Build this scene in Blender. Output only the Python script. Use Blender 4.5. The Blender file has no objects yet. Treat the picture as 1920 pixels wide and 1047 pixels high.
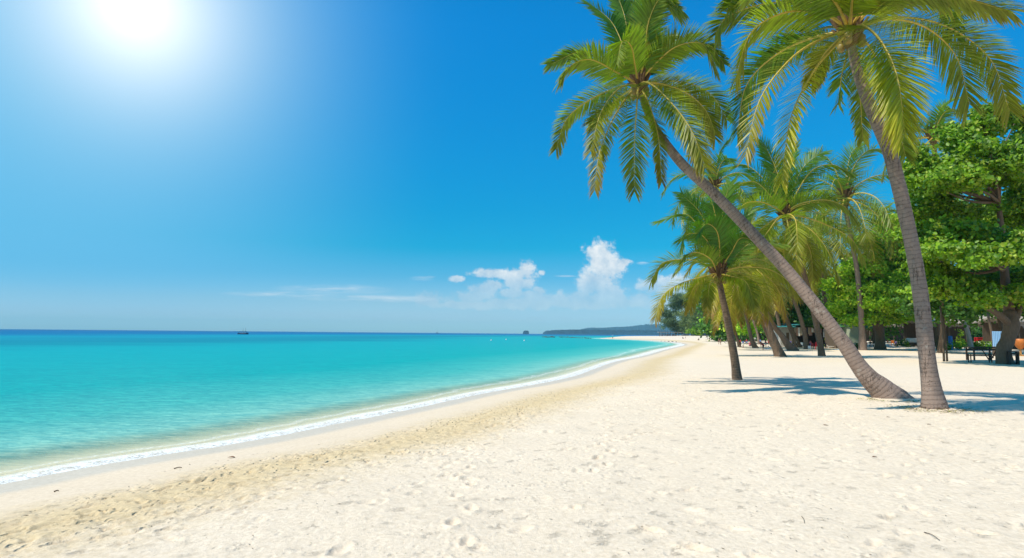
import bpy, math, random
import numpy as np
from mathutils import Vector, Matrix
random.seed(7); RNG = np.random.default_rng(11)
SC = bpy.context.scene
COL = SC.collection
# ------------------------------------------------------------------ camera maths
F = 1150.0; PITCH = math.atan(102 / F); ROLL = math.radians(.515); CZ = 2.7
def _rx(a): c, s = math.cos(a), math.sin(a); return np.array([[1, 0, 0], [0, c, -s], [0, s, c]])
def _rz(a): c, s = math.cos(a), math.sin(a); return np.array([[c, -s, 0], [s, c, 0], [0, 0, 1]])
RM = _rx(math.pi / 2 + PITCH) @ _rz(ROLL)
def ray(u, v): return RM @ np.array([(u - 960) / F, -(v - 523.5) / F, -1.0])
def at(u, v, Y):
    d = ray(u, v); return d * (Y / d[1]) + np.array([0, 0, CZ])
def plane(u, v, z=.5):
    d = ray(u, v); return d * ((z - CZ) / d[2]) + np.array([0, 0, CZ])
cam = bpy.data.cameras.new('camera'); co = bpy.data.objects.new('camera', cam); COL.objects.link(co)
cam.sensor_width = 36; cam.lens = F / 1920 * 36; cam.clip_start = .1; cam.clip_end = 60000
M4 = np.eye(4); M4[:3, :3] = RM; M4[2, 3] = CZ
co.matrix_world = Matrix(M4.tolist()); SC.camera = co

# ------------------------------------------------------------------ helpers
def sm(x): x = np.clip(x, 0, 1); return x * x * (3 - 2 * x)
def nrm(v): v = np.asarray(v, float); return v / (np.linalg.norm(v, axis=-1, keepdims=True) + 1e-12)
BASE = {}
def tag(o, label=None, cat=None, group=None, kind=None):
    for k, v in (('label', label), ('category', cat), ('group', group), ('kind', kind)):
        if v: o[k] = v
    return o
def thing(name, label, cat, loc, group=None):
    o = bpy.data.objects.new(name, None); o.empty_display_size = .3; COL.objects.link(o)
    o.location = tuple(float(a) for a in loc); BASE[o.name] = np.array(loc, float)
    return tag(o, label, cat, group)
def mk(name, V, Fc, mats, parent=None, mi=None, cols=None, smooth=False, attrs=None):
    """one mesh object from world-space vertices"""
    V = np.asarray(V, dtype=np.float64).reshape(-1, 3)
    b = BASE[parent.name] if parent is not None else np.zeros(3)
    me = bpy.data.meshes.new(name)
    if isinstance(Fc, np.ndarray):
        k = Fc.shape[1]; n = len(Fc)
        me.vertices.add(len(V)); me.vertices.foreach_set('co', (V - b).astype(np.float32).ravel())
        me.loops.add(n * k); me.loops.foreach_set('vertex_index', Fc.astype(np.int32).ravel())
        me.polygons.add(n); me.polygons.foreach_set('loop_start', np.arange(0, n * k, k, dtype=np.int32))
        me.update(calc_edges=True)
    else:
        me.from_pydata((V - b).tolist(), [], [tuple(int(i) for i in f) for f in Fc]); me.update()
    for m in (mats if isinstance(mats, (list, tuple)) else [mats]): me.materials.append(m)
    if mi is not None: me.polygons.foreach_set('material_index', np.asarray(mi, dtype=np.int32))
    if smooth: me.polygons.foreach_set('use_smooth', np.ones(len(me.polygons), dtype=bool))
    if cols is not None:
        a = me.color_attributes.new('col', 'FLOAT_COLOR', 'POINT')
        c = np.ones((len(V), 4), np.float32); c[:, :3] = cols; a.data.foreach_set('color', c.ravel())
    for k, v in (attrs or {}).items():
        a = me.attributes.new(k, 'FLOAT', 'POINT'); a.data.foreach_set('value', np.asarray(v, np.float32))
    me.validate()
    o = bpy.data.objects.new(name, me); COL.objects.link(o)
    if parent is not None: o.parent = parent; BASE[o.name] = b
    else: BASE[o.name] = np.zeros(3)
    return o
class MB:
    """collects simple shapes into one mesh"""
    def __init__(s): s.V = []; s.F = []; s.A = []
    def add(s, V, Fc, a=None):
        n = len(s.V); s.V += [tuple(map(float, v)) for v in V]; s.F += [tuple(int(i) + n for i in f) for f in Fc]
        s.A += list(a) if a is not None else [0.0] * len(V)
    def box(s, c, d, rz=0, ax=None, bev=.0):
        c = np.array(c, float); h = np.array(d, float) / 2
        R = _rz(rz) if ax is None else ax
        if bev > 0:
            P = []
            for sx in (-1, 1):
                for sy in (-1, 1):
                    for sz in (-1, 1):
                        for k in range(3):
                            q = h.copy(); q[k] -= 0; w = [q[0] - bev, q[1] - bev, q[2] - bev]; w[k] = q[k]
                            P.append(R @ (np.array([sx * w[0], sy * w[1], sz * w[2]])) + c)
            import bmesh
            bm = bmesh.new()
            for p in P: bm.verts.new(p)
            bmesh.ops.convex_hull(bm, input=bm.verts); bm.verts.index_update()
            s.add([v.co[:] for v in bm.verts], [[v.index for v in f.verts] for f in bm.faces]); bm.free(); return
        P = [R @ (np.array([x, y, z]) * h) + c for x in (-1, 1) for y in (-1, 1) for z in (-1, 1)]
        s.add(P, [(0, 1, 3, 2), (4, 6, 7, 5), (0, 4, 5, 1), (2, 3, 7, 6), (0, 2, 6, 4), (1, 5, 7, 3)])
    def tube(s, pts, rad, n=8, cap=True, mod=None):
        V, Fq, t = tube(pts, rad, n, cap); s.add(V, Fq, t)
    def bar(s, a, b, r0, r1=None, n=7): s.tube([a, b], [r0, r1 if r1 else r0], n)
    def ell(s, c, r, n=8, m=6):
        V = []; Fq = []
        for i in range(m + 1):
            th = math.pi * i / m
            for j in range(n):
                a = 2 * math.pi * j / n
                V.append((c[0] + r[0] * math.sin(th) * math.cos(a), c[1] + r[1] * math.sin(th) * math.sin(a), c[2] + r[2] * math.cos(th)))
        for i in range(m):
            for j in range(n): Fq.append((i * n + j, (i + 1) * n + j, (i + 1) * n + (j + 1) % n, i * n + (j + 1) % n))
        s.add(V, Fq)
    def lathe(s, c, prof, n=16):
        V = []; Fq = []
        for r, z in prof:
            for j in range(n): a = 2 * math.pi * j / n; V.append((c[0] + r * math.cos(a), c[1] + r * math.sin(a), c[2] + z))
        for i in range(len(prof) - 1):
            for j in range(n): Fq.append((i * n + j, i * n + (j + 1) % n, (i + 1) * n + (j + 1) % n, (i + 1) * n + j))
        s.add(V, Fq)
    def build(s, name, mat, parent=None, smooth=False, attr=None):
        return mk(name, s.V, s.F, mat, parent, smooth=smooth, attrs={attr: s.A} if attr else None)
def tube(pts, rad, n=8, cap=True):
    P = np.array(pts, float); m = len(P); T = nrm(np.gradient(P, axis=0)); rad = np.broadcast_to(np.asarray(rad, float), (m,)) if np.ndim(rad) < 2 else rad
    ref = np.array([0.0, 1, 0]) if abs(T[0][1]) < .8 else np.array([1.0, 0, 0])
    S = nrm(np.cross(T, ref)); U = np.cross(S, T)
    a = np.arange(n) * 2 * math.pi / n
    r = rad[:, None] if rad.ndim == 1 else rad
    V = P[:, None, :] + (S[:, None, :] * np.cos(a)[None, :, None] + U[:, None, :] * np.sin(a)[None, :, None]) * r[:, :, None]
    V = V.reshape(-1, 3); Fq = []
    for i in range(m - 1):
        for j in range(n): Fq.append((i * n + j, i * n + (j + 1) % n, (i + 1) * n + (j + 1) % n, (i + 1) * n + j))
    if cap: Fq.append(tuple(range(n - 1, -1, -1))); Fq.append(tuple((m - 1) * n + j for j in range(n)))
    L = np.concatenate([[0], np.cumsum(np.linalg.norm(np.diff(P, axis=0), axis=1))])
    return V, Fq, np.repeat(L, n)
def smooth_path(pts, n):
    P = np.array(pts, float); m = len(P)
    if m == 2: t = np.linspace(0, 1, n)[:, None]; return P[0] * (1 - t) + P[1] * t
    d = np.concatenate([[0], np.cumsum(np.sqrt(np.linalg.norm(np.diff(P, axis=0), axis=1)))]); 
    Q = np.vstack([2 * P[0] - P[1], P, 2 * P[-1] - P[-2]]); D = np.concatenate([[-(d[1] - d[0])], d, [2 * d[-1] - d[-2]]])
    out = []
    for t in np.linspace(0, d[-1], n):
        i = min(max(int(np.searchsorted(d, t, 'right')) - 1, 0), m - 2); k = i + 1
        t0, t1, t2, t3 = D[k - 1:k + 3]; p0, p1, p2, p3 = Q[k - 1:k + 3]
        a1 = (t1 - t) / (t1 - t0) * p0 + (t - t0) / (t1 - t0) * p1; a2 = (t2 - t) / (t2 - t1) * p1 + (t - t1) / (t2 - t1) * p2
        a3 = (t3 - t) / (t3 - t2) * p2 + (t - t2) / (t3 - t2) * p3
        b1 = (t2 - t) / (t2 - t0) * a1 + (t - t0) / (t2 - t0) * a2; b2 = (t3 - t) / (t3 - t1) * a2 + (t - t1) / (t3 - t1) * a3
        out.append((t2 - t) / (t2 - t1) * b1 + (t - t1) / (t2 - t1) * b2)
    return np.array(out)
_perm = RNG.random((512, 512))
def vnoise(x, y):
    xi = np.floor(x).astype(int); yi = np.floor(y).astype(int); fx = x - xi; fy = y - yi
    fx = fx * fx * (3 - 2 * fx); fy = fy * fy * (3 - 2 * fy)
    g = lambda a, b: _perm[a & 511, b & 511]
    return (g(xi, yi) * (1 - fx) + g(xi + 1, yi) * fx) * (1 - fy) + (g(xi, yi + 1) * (1 - fx) + g(xi + 1, yi + 1) * fx) * fy
def fbm(x, y, o=4):
    s = 0; a = .5; t = 0
    for k in range(o): s = s + a * vnoise(x * 2 ** k + 17.3 * k, y * 2 ** k + 5.1 * k); t += a; a *= .5
    return s / t

# ------------------------------------------------------------------ materials
def lin(r, g, b):
    f = lambda c: (c / 255 / 12.92) if c / 255 <= .04045 else ((c / 255 + .055) / 1.055) ** 2.4
    return (f(r), f(g), f(b))
class NT:
    def __init__(s, nt): s.t = nt
    def n(s, typ, **kw):
        x = s.t.nodes.new(typ)
        for k, v in kw.items():
            if k.startswith('i_'): x.inputs[k[2:].replace('_', ' ')].default_value = v
            else: setattr(x, k, v)
        return x
    def L(s, a, b): s.t.links.new(a, b)
    def m(s, op, a, b=None, c=None, clamp=False):
        x = s.t.nodes.new('ShaderNodeMath'); x.operation = op; x.use_clamp = clamp
        for i, v in enumerate((a, b, c)):
            if v is None: continue
            if hasattr(v, 'is_linked') or hasattr(v, 'links'): s.L(v, x.inputs[i])
            else: x.inputs[i].default_value = v
        return x.outputs[0]
    def vm(s, op, a, b=None):
        x = s.t.nodes.new('ShaderNodeVectorMath'); x.operation = op
        for i, v in enumerate((a, b)):
            if v is None: continue
            if hasattr(v, 'links'): s.L(v, x.inputs[i])
            else: x.inputs[i].default_value = v
        return x
    def mix(s, fac, a, b, mode='MIX'):
        x = s.t.nodes.new('ShaderNodeMix'); x.data_type = 'RGBA'; x.blend_type = mode
        for i, v in ((0, fac), (6, a), (7, b)):
            if hasattr(v, 'links'): s.L(v, x.inputs[i])
            else: x.inputs[i].default_value = v if i == 0 else (*v[:3], 1)
        return x.outputs[2]
    def ramp(s, fac, stops, interp='LINEAR'):
        x = s.t.nodes.new('ShaderNodeValToRGB'); cr = x.color_ramp; cr.interpolation = interp
        while len(cr.elements) < len(stops): cr.elements.new(.5)
        for e, (p, c) in zip(cr.elements, stops): e.position = p; e.color = (*(c if hasattr(c, '__len__') else (c, c, c)), 1)
        s.L(fac, x.inputs[0]); return x.outputs[0]
    def sstep(s, v, a, b):
        x = s.t.nodes.new('ShaderNodeMapRange'); x.interpolation_type = 'SMOOTHSTEP'
        s.L(v, x.inputs[0]); x.inputs[1].default_value = a; x.inputs[2].default_value = b; return x.outputs[0]
    def noise(s, vec, scale, det=3, rough=.5, dist=0):
        x = s.n('ShaderNodeTexNoise'); x.inputs['Scale'].default_value = scale; x.inputs['Detail'].default_value = det
        x.inputs['Roughness'].default_value = rough; x.inputs['Distortion'].default_value = dist
        if vec is not None: s.L(vec, x.inputs['Vector'])
        return x.outputs[0]
    def scale(s, vec, sc):
        x = s.n('ShaderNodeMapping'); x.inputs['Scale'].default_value = sc; s.L(vec, x.inputs['Vector']); return x.outputs[0]
def newmat(name):
    m = bpy.data.materials.new(name); m.use_nodes = True; m.node_tree.nodes.clear()
    t = NT(m.node_tree); out = t.n('ShaderNodeOutputMaterial'); b = t.n('ShaderNodeBsdfPrincipled')
    t.L(b.outputs[0], out.inputs[0]); return m, t, b, out
def simple(name, col, rough=.7, var=.25, scale=6.0, bump=.3, metal=0, stretch=(1, 1, 1)):
    m, t, b, out = newmat(name)
    tc = t.n('ShaderNodeTexCoord'); v = t.scale(tc.outputs['Object'], stretch); nz = t.noise(v, scale, 5, .6)
    c = t.mix(nz, tuple(x * (1 - var * 1.3) for x in col), tuple(min(1, x * (1 + var)) for x in col)); t.L(c, b.inputs['Base Color'])
    b.inputs['Roughness'].default_value = rough; b.inputs['Metallic'].default_value = metal
    bp = t.n('ShaderNodeBump'); bp.inputs['Strength'].default_value = bump; bp.inputs['Distance'].default_value = .02
    t.L(nz, bp.inputs['Height']); t.L(bp.outputs[0], b.inputs['Normal']); return m
def leafmat(name, trans=.35, rough=.42, tint=(1.0, 1.25, .45)):
    m, t, b, out = newmat(name)
    a = t.n('ShaderNodeVertexColor'); a.layer_name = 'col'
    geo = t.n('ShaderNodeNewGeometry')
    nz = t.noise(geo.outputs['Position'], 1.3, 3, .6)
    f = t.m('MULTIPLY_ADD', nz, .7, .65)
    c = t.vm('SCALE', a.outputs[0]); t.L(f, c.inputs['Scale'])
    t.L(c.outputs[0], b.inputs['Base Color']); b.inputs['Roughness'].default_value = rough
    b.inputs['Specular IOR Level'].default_value = .45
    tr = t.n('ShaderNodeBsdfTranslucent'); tc = t.vm('MULTIPLY', c.outputs[0], tint); t.L(tc.outputs[0], tr.inputs[0])
    mx = t.n('ShaderNodeMixShader'); mx.inputs[0].default_value = trans
    t.L(b.outputs[0], mx.inputs[1]); t.L(tr.outputs[0], mx.inputs[2]); t.L(mx.outputs[0], out.inputs[0]); return m
M = {}
M['frond'] = leafmat('palm_leaflets', .42, .45)
M['leaf'] = leafmat('tree_leaves', .36, .5)
M['needle'] = leafmat('feathery_foliage', .25, .6)
M['rachis'] = simple('palm_rachis', (.62, .43, .07), .5, .3, 5)
M['fibre'] = simple('palm_fibre', (.16, .085, .035), .9, .6, 14, .6)
M['nut'] = simple('coconut_husk', (.30, .20, .05), .5, .4, 9)
def barkmat(name, col, dark, speck=0.0):
    m, t, b, out = newmat(name)
    at_ = t.n('ShaderNodeAttribute'); at_.attribute_name = 't'; tt = at_.outputs['Fac']
    tc = t.n('ShaderNodeTexCoord'); v = tc.outputs['Object']
    n1 = t.noise(v, 5, 5, .65); n2 = t.noise(t.scale(v, (14, 14, 3)), 2.2, 4, .6); n3 = t.noise(v, 1.1, 3, .5)
    x = t.m('ADD', tt, t.m('MULTIPLY', n1, .16))
    ring = t.m('FRACT', t.m('MULTIPLY', x, 7.5))
    rd = t.m('GREATER_THAN', ring, .86); rs = t.sstep(ring, .6, 1.0)
    base = t.mix(n1, tuple(c * .72 for c in col), tuple(c * 1.22 for c in col))
    base = t.mix(t.m('MULTIPLY', rs, .5), base, dark)
    base = t.mix(t.m('MULTIPLY', t.sstep(n2, .55, .75), .55), base, tuple(c * .55 for c in col))
    base = t.mix(t.m('MULTIPLY', t.sstep(n3, .5, .8), .35), base, tuple(min(1, c * 1.6) for c in col))
    vo = t.n('ShaderNodeTexVoronoi'); vo.inputs['Scale'].default_value = 9; t.L(t.scale(v, (2.6, 2.6, 1)), vo.inputs['Vector'])
    pit = t.sstep(vo.outputs['Distance'], .24, .1)
    low = t.sstep(tt, 2.4, .2) if speck > 0 else t.m('MULTIPLY', tt, 0)
    split = t.sstep(t.m('ABSOLUTE', t.m('SUBTRACT', t.noise(t.scale(v, (5, 5, .55)), 1.0, 5, .65), .5)), .012, .002)
    split = t.m('MULTIPLY', split, t.sstep(t.noise(t.scale(v, (2, 2, .8)), 1.4, 2, .5), .5, .6))
    crack = t.m('ADD', t.m('MULTIPLY', t.m('MULTIPLY', pit, t.sstep(t.noise(v, 2.3, 3, .6), .42, .6)), t.m('MULTIPLY_ADD', low, speck, .35)), t.m('MULTIPLY', split, .8), clamp=True)
    gv = t.m('FRACT', t.m('MULTIPLY', t.m('ADD', tt, t.m('MULTIPLY', n3, .5)), 3.1)); base = t.mix(t.m('MULTIPLY', t.m('MULTIPLY', t.sstep(gv, .9, .97), t.sstep(n1, .4, .6)), .6), base, dark)
    lich = t.sstep(t.noise(v, 3.1, 6, .7), .60, .68); base = t.mix(t.m('MULTIPLY', lich, .4), base, (.46, .42, .36))
    base = t.mix(crack, base, (.02, .014, .01))
    t.L(base, b.inputs['Base Color']); b.inputs['Roughness'].default_value = .9; b.inputs['Specular IOR Level'].default_value = .2
    h = t.m('SUBTRACT', t.m('ADD', t.m('MULTIPLY', ring, .55), t.m('MULTIPLY', n2, .7)), crack)
    bp = t.n('ShaderNodeBump'); bp.inputs['Strength'].default_value = .7; bp.inputs['Distance'].default_value = .03
    t.L(h, bp.inputs['Height']); t.L(bp.outputs[0], b.inputs['Normal']); return m
M['bark'] = barkmat('palm_bark', (.30, .215, .17), (.12, .08, .062), .9)
M['bark_dark'] = barkmat('palm_bark_brown', (.205, .14, .095), (.07, .045, .03), .3)
M['wood_bark'] = simple('tree_bark', (.16, .105, .065), .9, .5, 3, .9, stretch=(3, 3, .7))
M['timber'] = simple('weathered_timber', (.13, .085, .05), .8, .4, 5, .5, stretch=(4, 4, .6))
M['dark_timber'] = simple('dark_timber', (.05, .03, .018), .7, .4, 5)
M['pale_timber'] = simple('pale_timber', (.42, .36, .28), .8, .3, 4, .4, stretch=(4, 4, .6))
M['thatch'] = simple('thatch', (.42, .35, .28), .95, .6, 3, 1.0, stretch=(6, 1.2, 2))
M['shade'] = simple('shaded_interior', (.12, .085, .055), .95, .6, 2, stretch=(5, 5, .4))  # interior shade put into the colour; also on doors, windows, wheels
M['wall'] = simple('plaster_wall', (.38, .36, .32), .9, .15, 1.5)
M['corrugated'] = simple('corrugated_sheet', (.42, .45, .32), .5, .25, 1.2)
M['teal'] = simple('teal_awning', (.05, .28, .27), .7, .2, 1)
M['green_roof'] = simple('green_tarpaulin', (.09, .33, .10), .7, .3, 1)
M['red'] = simple('red_plastic', (.58, .02, .025), .4, .12, 2)
M['pink'] = simple('pink_cloth', (.55, .12, .17), .8, .12, 2)
M['blue'] = simple('blue_plastic', (.02, .20, .55), .45, .15, 2)
M['skyblue'] = simple('pale_blue_sheet', (.32, .55, .80), .5, .08, 1)
M['white'] = simple('white_paint', (.78, .78, .76), .5, .08, 2)
M['orange'] = simple('orange_plastic', (.70, .20, .03), .5, .15, 2)
M['purple'] = simple('purple_cloth', (.16, .13, .42), .8, .1, 2)
M['lime'] = simple('lime_canvas', (.42, .62, .05), .8, .1, 1)
M['yellow'] = simple('yellow_straw', (.62, .42, .06), .9, .25, 3)
M['orange_cloth'] = simple('orange_canvas', (.66, .30, .08), .8, .15, 1)
M['green_cloth'] = simple('pale_green_canvas', (.18, .42, .30), .8, .15, 1)
M['skin'] = simple('skin', (.42, .22, .14), .55, .08, 3, .05)
M['hair'] = simple('hair', (.02, .014, .01), .6, .2, 8)
M['dark_cloth'] = simple('dark_cloth', (.03, .03, .045), .9, .1, 2)
M['white_cloth'] = simple('white_cloth', (.75, .75, .74), .9, .06, 2)
M['rope'] = simple('rope', (.35, .3, .2), .9)
M['rock'] = simple('wet_rock', (.07, .055, .045), .8, .5, 2, .8)
M['boat_blue'] = simple('dark_blue_hull', (.02, .05, .12), .4, .2, 1)
M['laundry'] = simple('laundry_cloth', (.45, .28, .22), .9, .5, 1.5)
M['litter'] = simple('dry_leaf', (.20, .09, .035), .8, .4, 9)

# ------------------------------------------------------------------ shoreline, terrain
SHPX = [(0, 903), (160, 872), (333, 845), (433, 830), (640, 790), (767, 765), (900, 737), (1000, 720), (1067, 706), (1105, 693), (1150, 678), (1200, 668),
        (1240, 657), (1270, 650), (1281, 647), (1270, 643.5), (1240, 640.5), (1200, 638), (1130, 635.2), (1180, 632.9), (1240, 632.2)]
S_ = np.array([plane(u, v, 0)[:2] for u, v in SHPX])
S_ = smooth_path(np.c_[S_, np.zeros(len(S_))], 150)[:, :2]
d0 = S_[0] - S_[4]; d0 = d0 / np.linalg.norm(d0)
S_ = np.vstack([S_[0] + d0 * 400, S_[0] + d0 * 20, S_, [[400, 900], [3000, 1500]]])
POLY = np.vstack([S_, [[9000, 1500], [9000, -9000], [-2000, -9000]]])
def shore(X, Y):
    """signed distance to the waterline (+ on land)"""
    P = np.stack([np.ravel(X), np.ravel(Y)], 1).astype(np.float64); best = np.full(len(P), 1e12)
    for i in range(len(S_) - 1):
        a = S_[i]; ab = S_[i + 1] - a; q = P - a
        t = np.clip((q @ ab) / (ab @ ab), 0, 1); e = q - t[:, None] * ab
        np.minimum(best, (e * e).sum(1), out=best)
    inside = np.zeros(len(P), bool); n = len(POLY)
    for i in range(n):
        x1, y1 = POLY[i]; x2, y2 = POLY[(i + 1) % n]
        c = ((y1 > P[:, 1]) != (y2 > P[:, 1]))
        if not c.any(): continue
        xi = x1 + (P[:, 1] - y1) / (y2 - y1 + 1e-12) * (x2 - x1); inside ^= c & (P[:, 0] < xi)
    d = np.sqrt(best); return np.where(inside, d, -d).reshape(np.shape(X))
def height(X, Y, d=None):
    X = np.asarray(X, float); Y = np.asarray(Y, float)
    if d is None: d = shore(X, Y)
    land = .5 * sm(d / 8.5) * .8 + .1 * sm(d / 3.0)
    land = land + 1.0 * sm((d - 15) / 50) * sm((Y - 280) / 120) + .85 * sm((X - 55) / 45) * sm((Y - 95) / 50)
    land = land + .05 * (vnoise(X / 6 + 3, Y / 6) - .5) * sm((d - 3) / 4)
    sea = np.maximum(-6.0, .055 * d)
    return np.where(d > 0, land, sea)
def gnd(u, v):
    d = ray(u, v); lo, hi = 3.0, 1500.0; o = np.array([0, 0, CZ])
    ts = np.geomspace(3, 3000, 400) / d[1]; P = o + d * ts[:, None]
    h = height(P[:, 0], P[:, 1]); k = np.argmax(P[:, 2] < h)
    if not (P[:, 2] < h).any(): return P[-1]
    a, b = ts[k - 1], ts[k]
    for _ in range(25):
        m = (a + b) / 2; p = o + d * m
        if p[2] < float(height(p[0:1], p[1:2])[0]): b = m
        else: a = m
    return o + d * b
def hz(x, y): return float(height(np.array([x]), np.array([y]))[0])
def sc_at(p): return F / p[1]   # photo pixels per metre at a point

def polar(r0, r1, rat, r2, rat2, half, step, back):
    r = [r0]
    while r[-1] < r1: r.append(r[-1] * rat)
    while r[-1] < r2: r.append(r[-1] * rat2)
    a = np.concatenate([np.arange(-half, half + 1e-6, step), np.linspace(half, 360 - half, back)[1:]]); a = np.radians(90 - a)
    r = np.array(r); X = r[:, None] * np.cos(a)[None]; Y = r[:, None] * np.sin(a)[None]
    m, n = X.shape; i = np.arange(m - 1)[:, None] * n; j = np.arange(n - 1)[None]
    Fq = np.stack([i + j, i + n + j, i + n + j + 1, i + j + 1], -1).reshape(-1, 4)
    return X, Y, Fq, r
# near-field relief map (footprints), 2.5 cm cells
RX0, RY0, RC, RN = -14.0, 3.0, .03, 1500
relief = np.zeros((RN, RN), np.float32)
gx = RX0 + np.arange(RN) * RC; gy = RY0 + np.arange(RN) * RC
GX, GY = np.meshgrid(gx, gy, indexing='ij')
dmap = shore(GX[::10, ::10], GY[::10, ::10]); dmap = np.repeat(np.repeat(dmap, 10, 0), 10, 1)
rough = sm((dmap - 3.0) / 1.2)
relief += ((fbm(GX / 1.1, GY / 1.1, 4) - .5) * .065 + (fbm(GX / .22 + 9, GY / .22, 3) - .5) * .014) * rough
def stamp(x, y, ang, L, W, dep):
    R = L * 2.0; i0 = int((x - R - RX0) / RC); i1 = int((x + R - RX0) / RC); j0 = int((y - R - RY0) / RC); j1 = int((y + R - RY0) / RC)
    if i0 < 0 or j0 < 0 or i1 >= RN or j1 >= RN: return
    gX = GX[i0:i1, j0:j1] - x; gY = GY[i0:i1, j0:j1] - y
    a = gX * math.cos(ang) + gY * math.sin(ang); b = -gX * math.sin(ang) + gY * math.cos(ang)
    q = np.sqrt((a / L) ** 2 + (b / W) ** 2)
    h = -dep * sm(1.25 - q) + dep * .45 * np.exp(-((q - 1.3) / .25) ** 2) * (1 + .5 * np.sin(a * 9 + x))
    relief[i0:i1, j0:j1] += (h * rough[i0:i1, j0:j1]).astype(np.float32)
for k in range(75):        # trails of footprints
    x = random.uniform(-12, 28); y = random.uniform(4, 40); a = random.choice([math.radians(62), math.radians(62), random.uniform(0, 6.28)]) + random.uniform(-.3, .3)
    dep = random.uniform(.025, .055)
    for s in range(random.randint(10, 40)):
        a += random.uniform(-.05, .05); x += .36 * math.cos(a) * 1.7; y += .36 * math.sin(a) * 1.7; sd = .1 * (-1) ** s
        stamp(x - sd * math.sin(a), y + sd * math.cos(a), a + random.uniform(-.15, .15), random.uniform(.14, .17), random.uniform(.06, .08), dep)
for k in range(2600):
    stamp(random.uniform(-13, 30), random.uniform(4, 46), random.uniform(0, 3.14), random.uniform(.06, .22), random.uniform(.04, .11), random.uniform(.006, .045) * random.random() ** .5)
relief += ((fbm(GX / .16 + 2, GY / .10, 3) - .5) * .06 * sm((dmap - 2.9) / .8) * sm((6.6 - dmap) / 1.2)).astype(np.float32)
for i in range(16000):       # hoof-like small dents packed in the damp tan band
    x = random.uniform(-13, 28); y = random.uniform(4, 46)
    ii = int((x - RX0) / RC); jj = int((y - RY0) / RC)
    if 0 <= ii < RN and 0 <= jj < RN and 3.2 < dmap[ii, jj] < 6.6: stamp(x, y, random.uniform(.8, 1.5), random.uniform(.08, .22), random.uniform(.035, .06), random.uniform(.015, .04))
def relief_at(X, Y):
    fx = (X - RX0) / RC; fy = (Y - RY0) / RC; ok = (fx > 1) & (fx < RN - 2) & (fy > 1) & (fy < RN - 2)
    fx = np.where(ok, fx, 1); fy = np.where(ok, fy, 1); i = fx.astype(int); j = fy.astype(int); a = fx - i; b = fy - j
    v = (relief[i, j] * (1 - a) + relief[i + 1, j] * a) * (1 - b) + (relief[i, j + 1] * (1 - a) + relief[i + 1, j + 1] * a) * b
    edge = sm((44 - Y) / 8) * sm((29 - X) / 5)
    return np.where(ok, v * edge, 0)
X, Y, Fq, r = polar(3.2, 42, 1.0042, 9000, 1.014, 52, .17, 40)
D = shore(X, Y); Z = height(X, Y, D) + relief_at(X, Y)
# little sand mounds round the two big palms
for q, rr, hh in (((1753, 768), .75, .10), ((1680, 748), 1.1, .13), ((1384, 714), .5, .06)):
    p = gnd(*q); Z = Z + hh * np.exp(-(((X - p[0]) ** 2 + (Y - p[1]) ** 2) / rr ** 2))
V = np.stack([X, Y, Z], -1).reshape(-1, 3)

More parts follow.
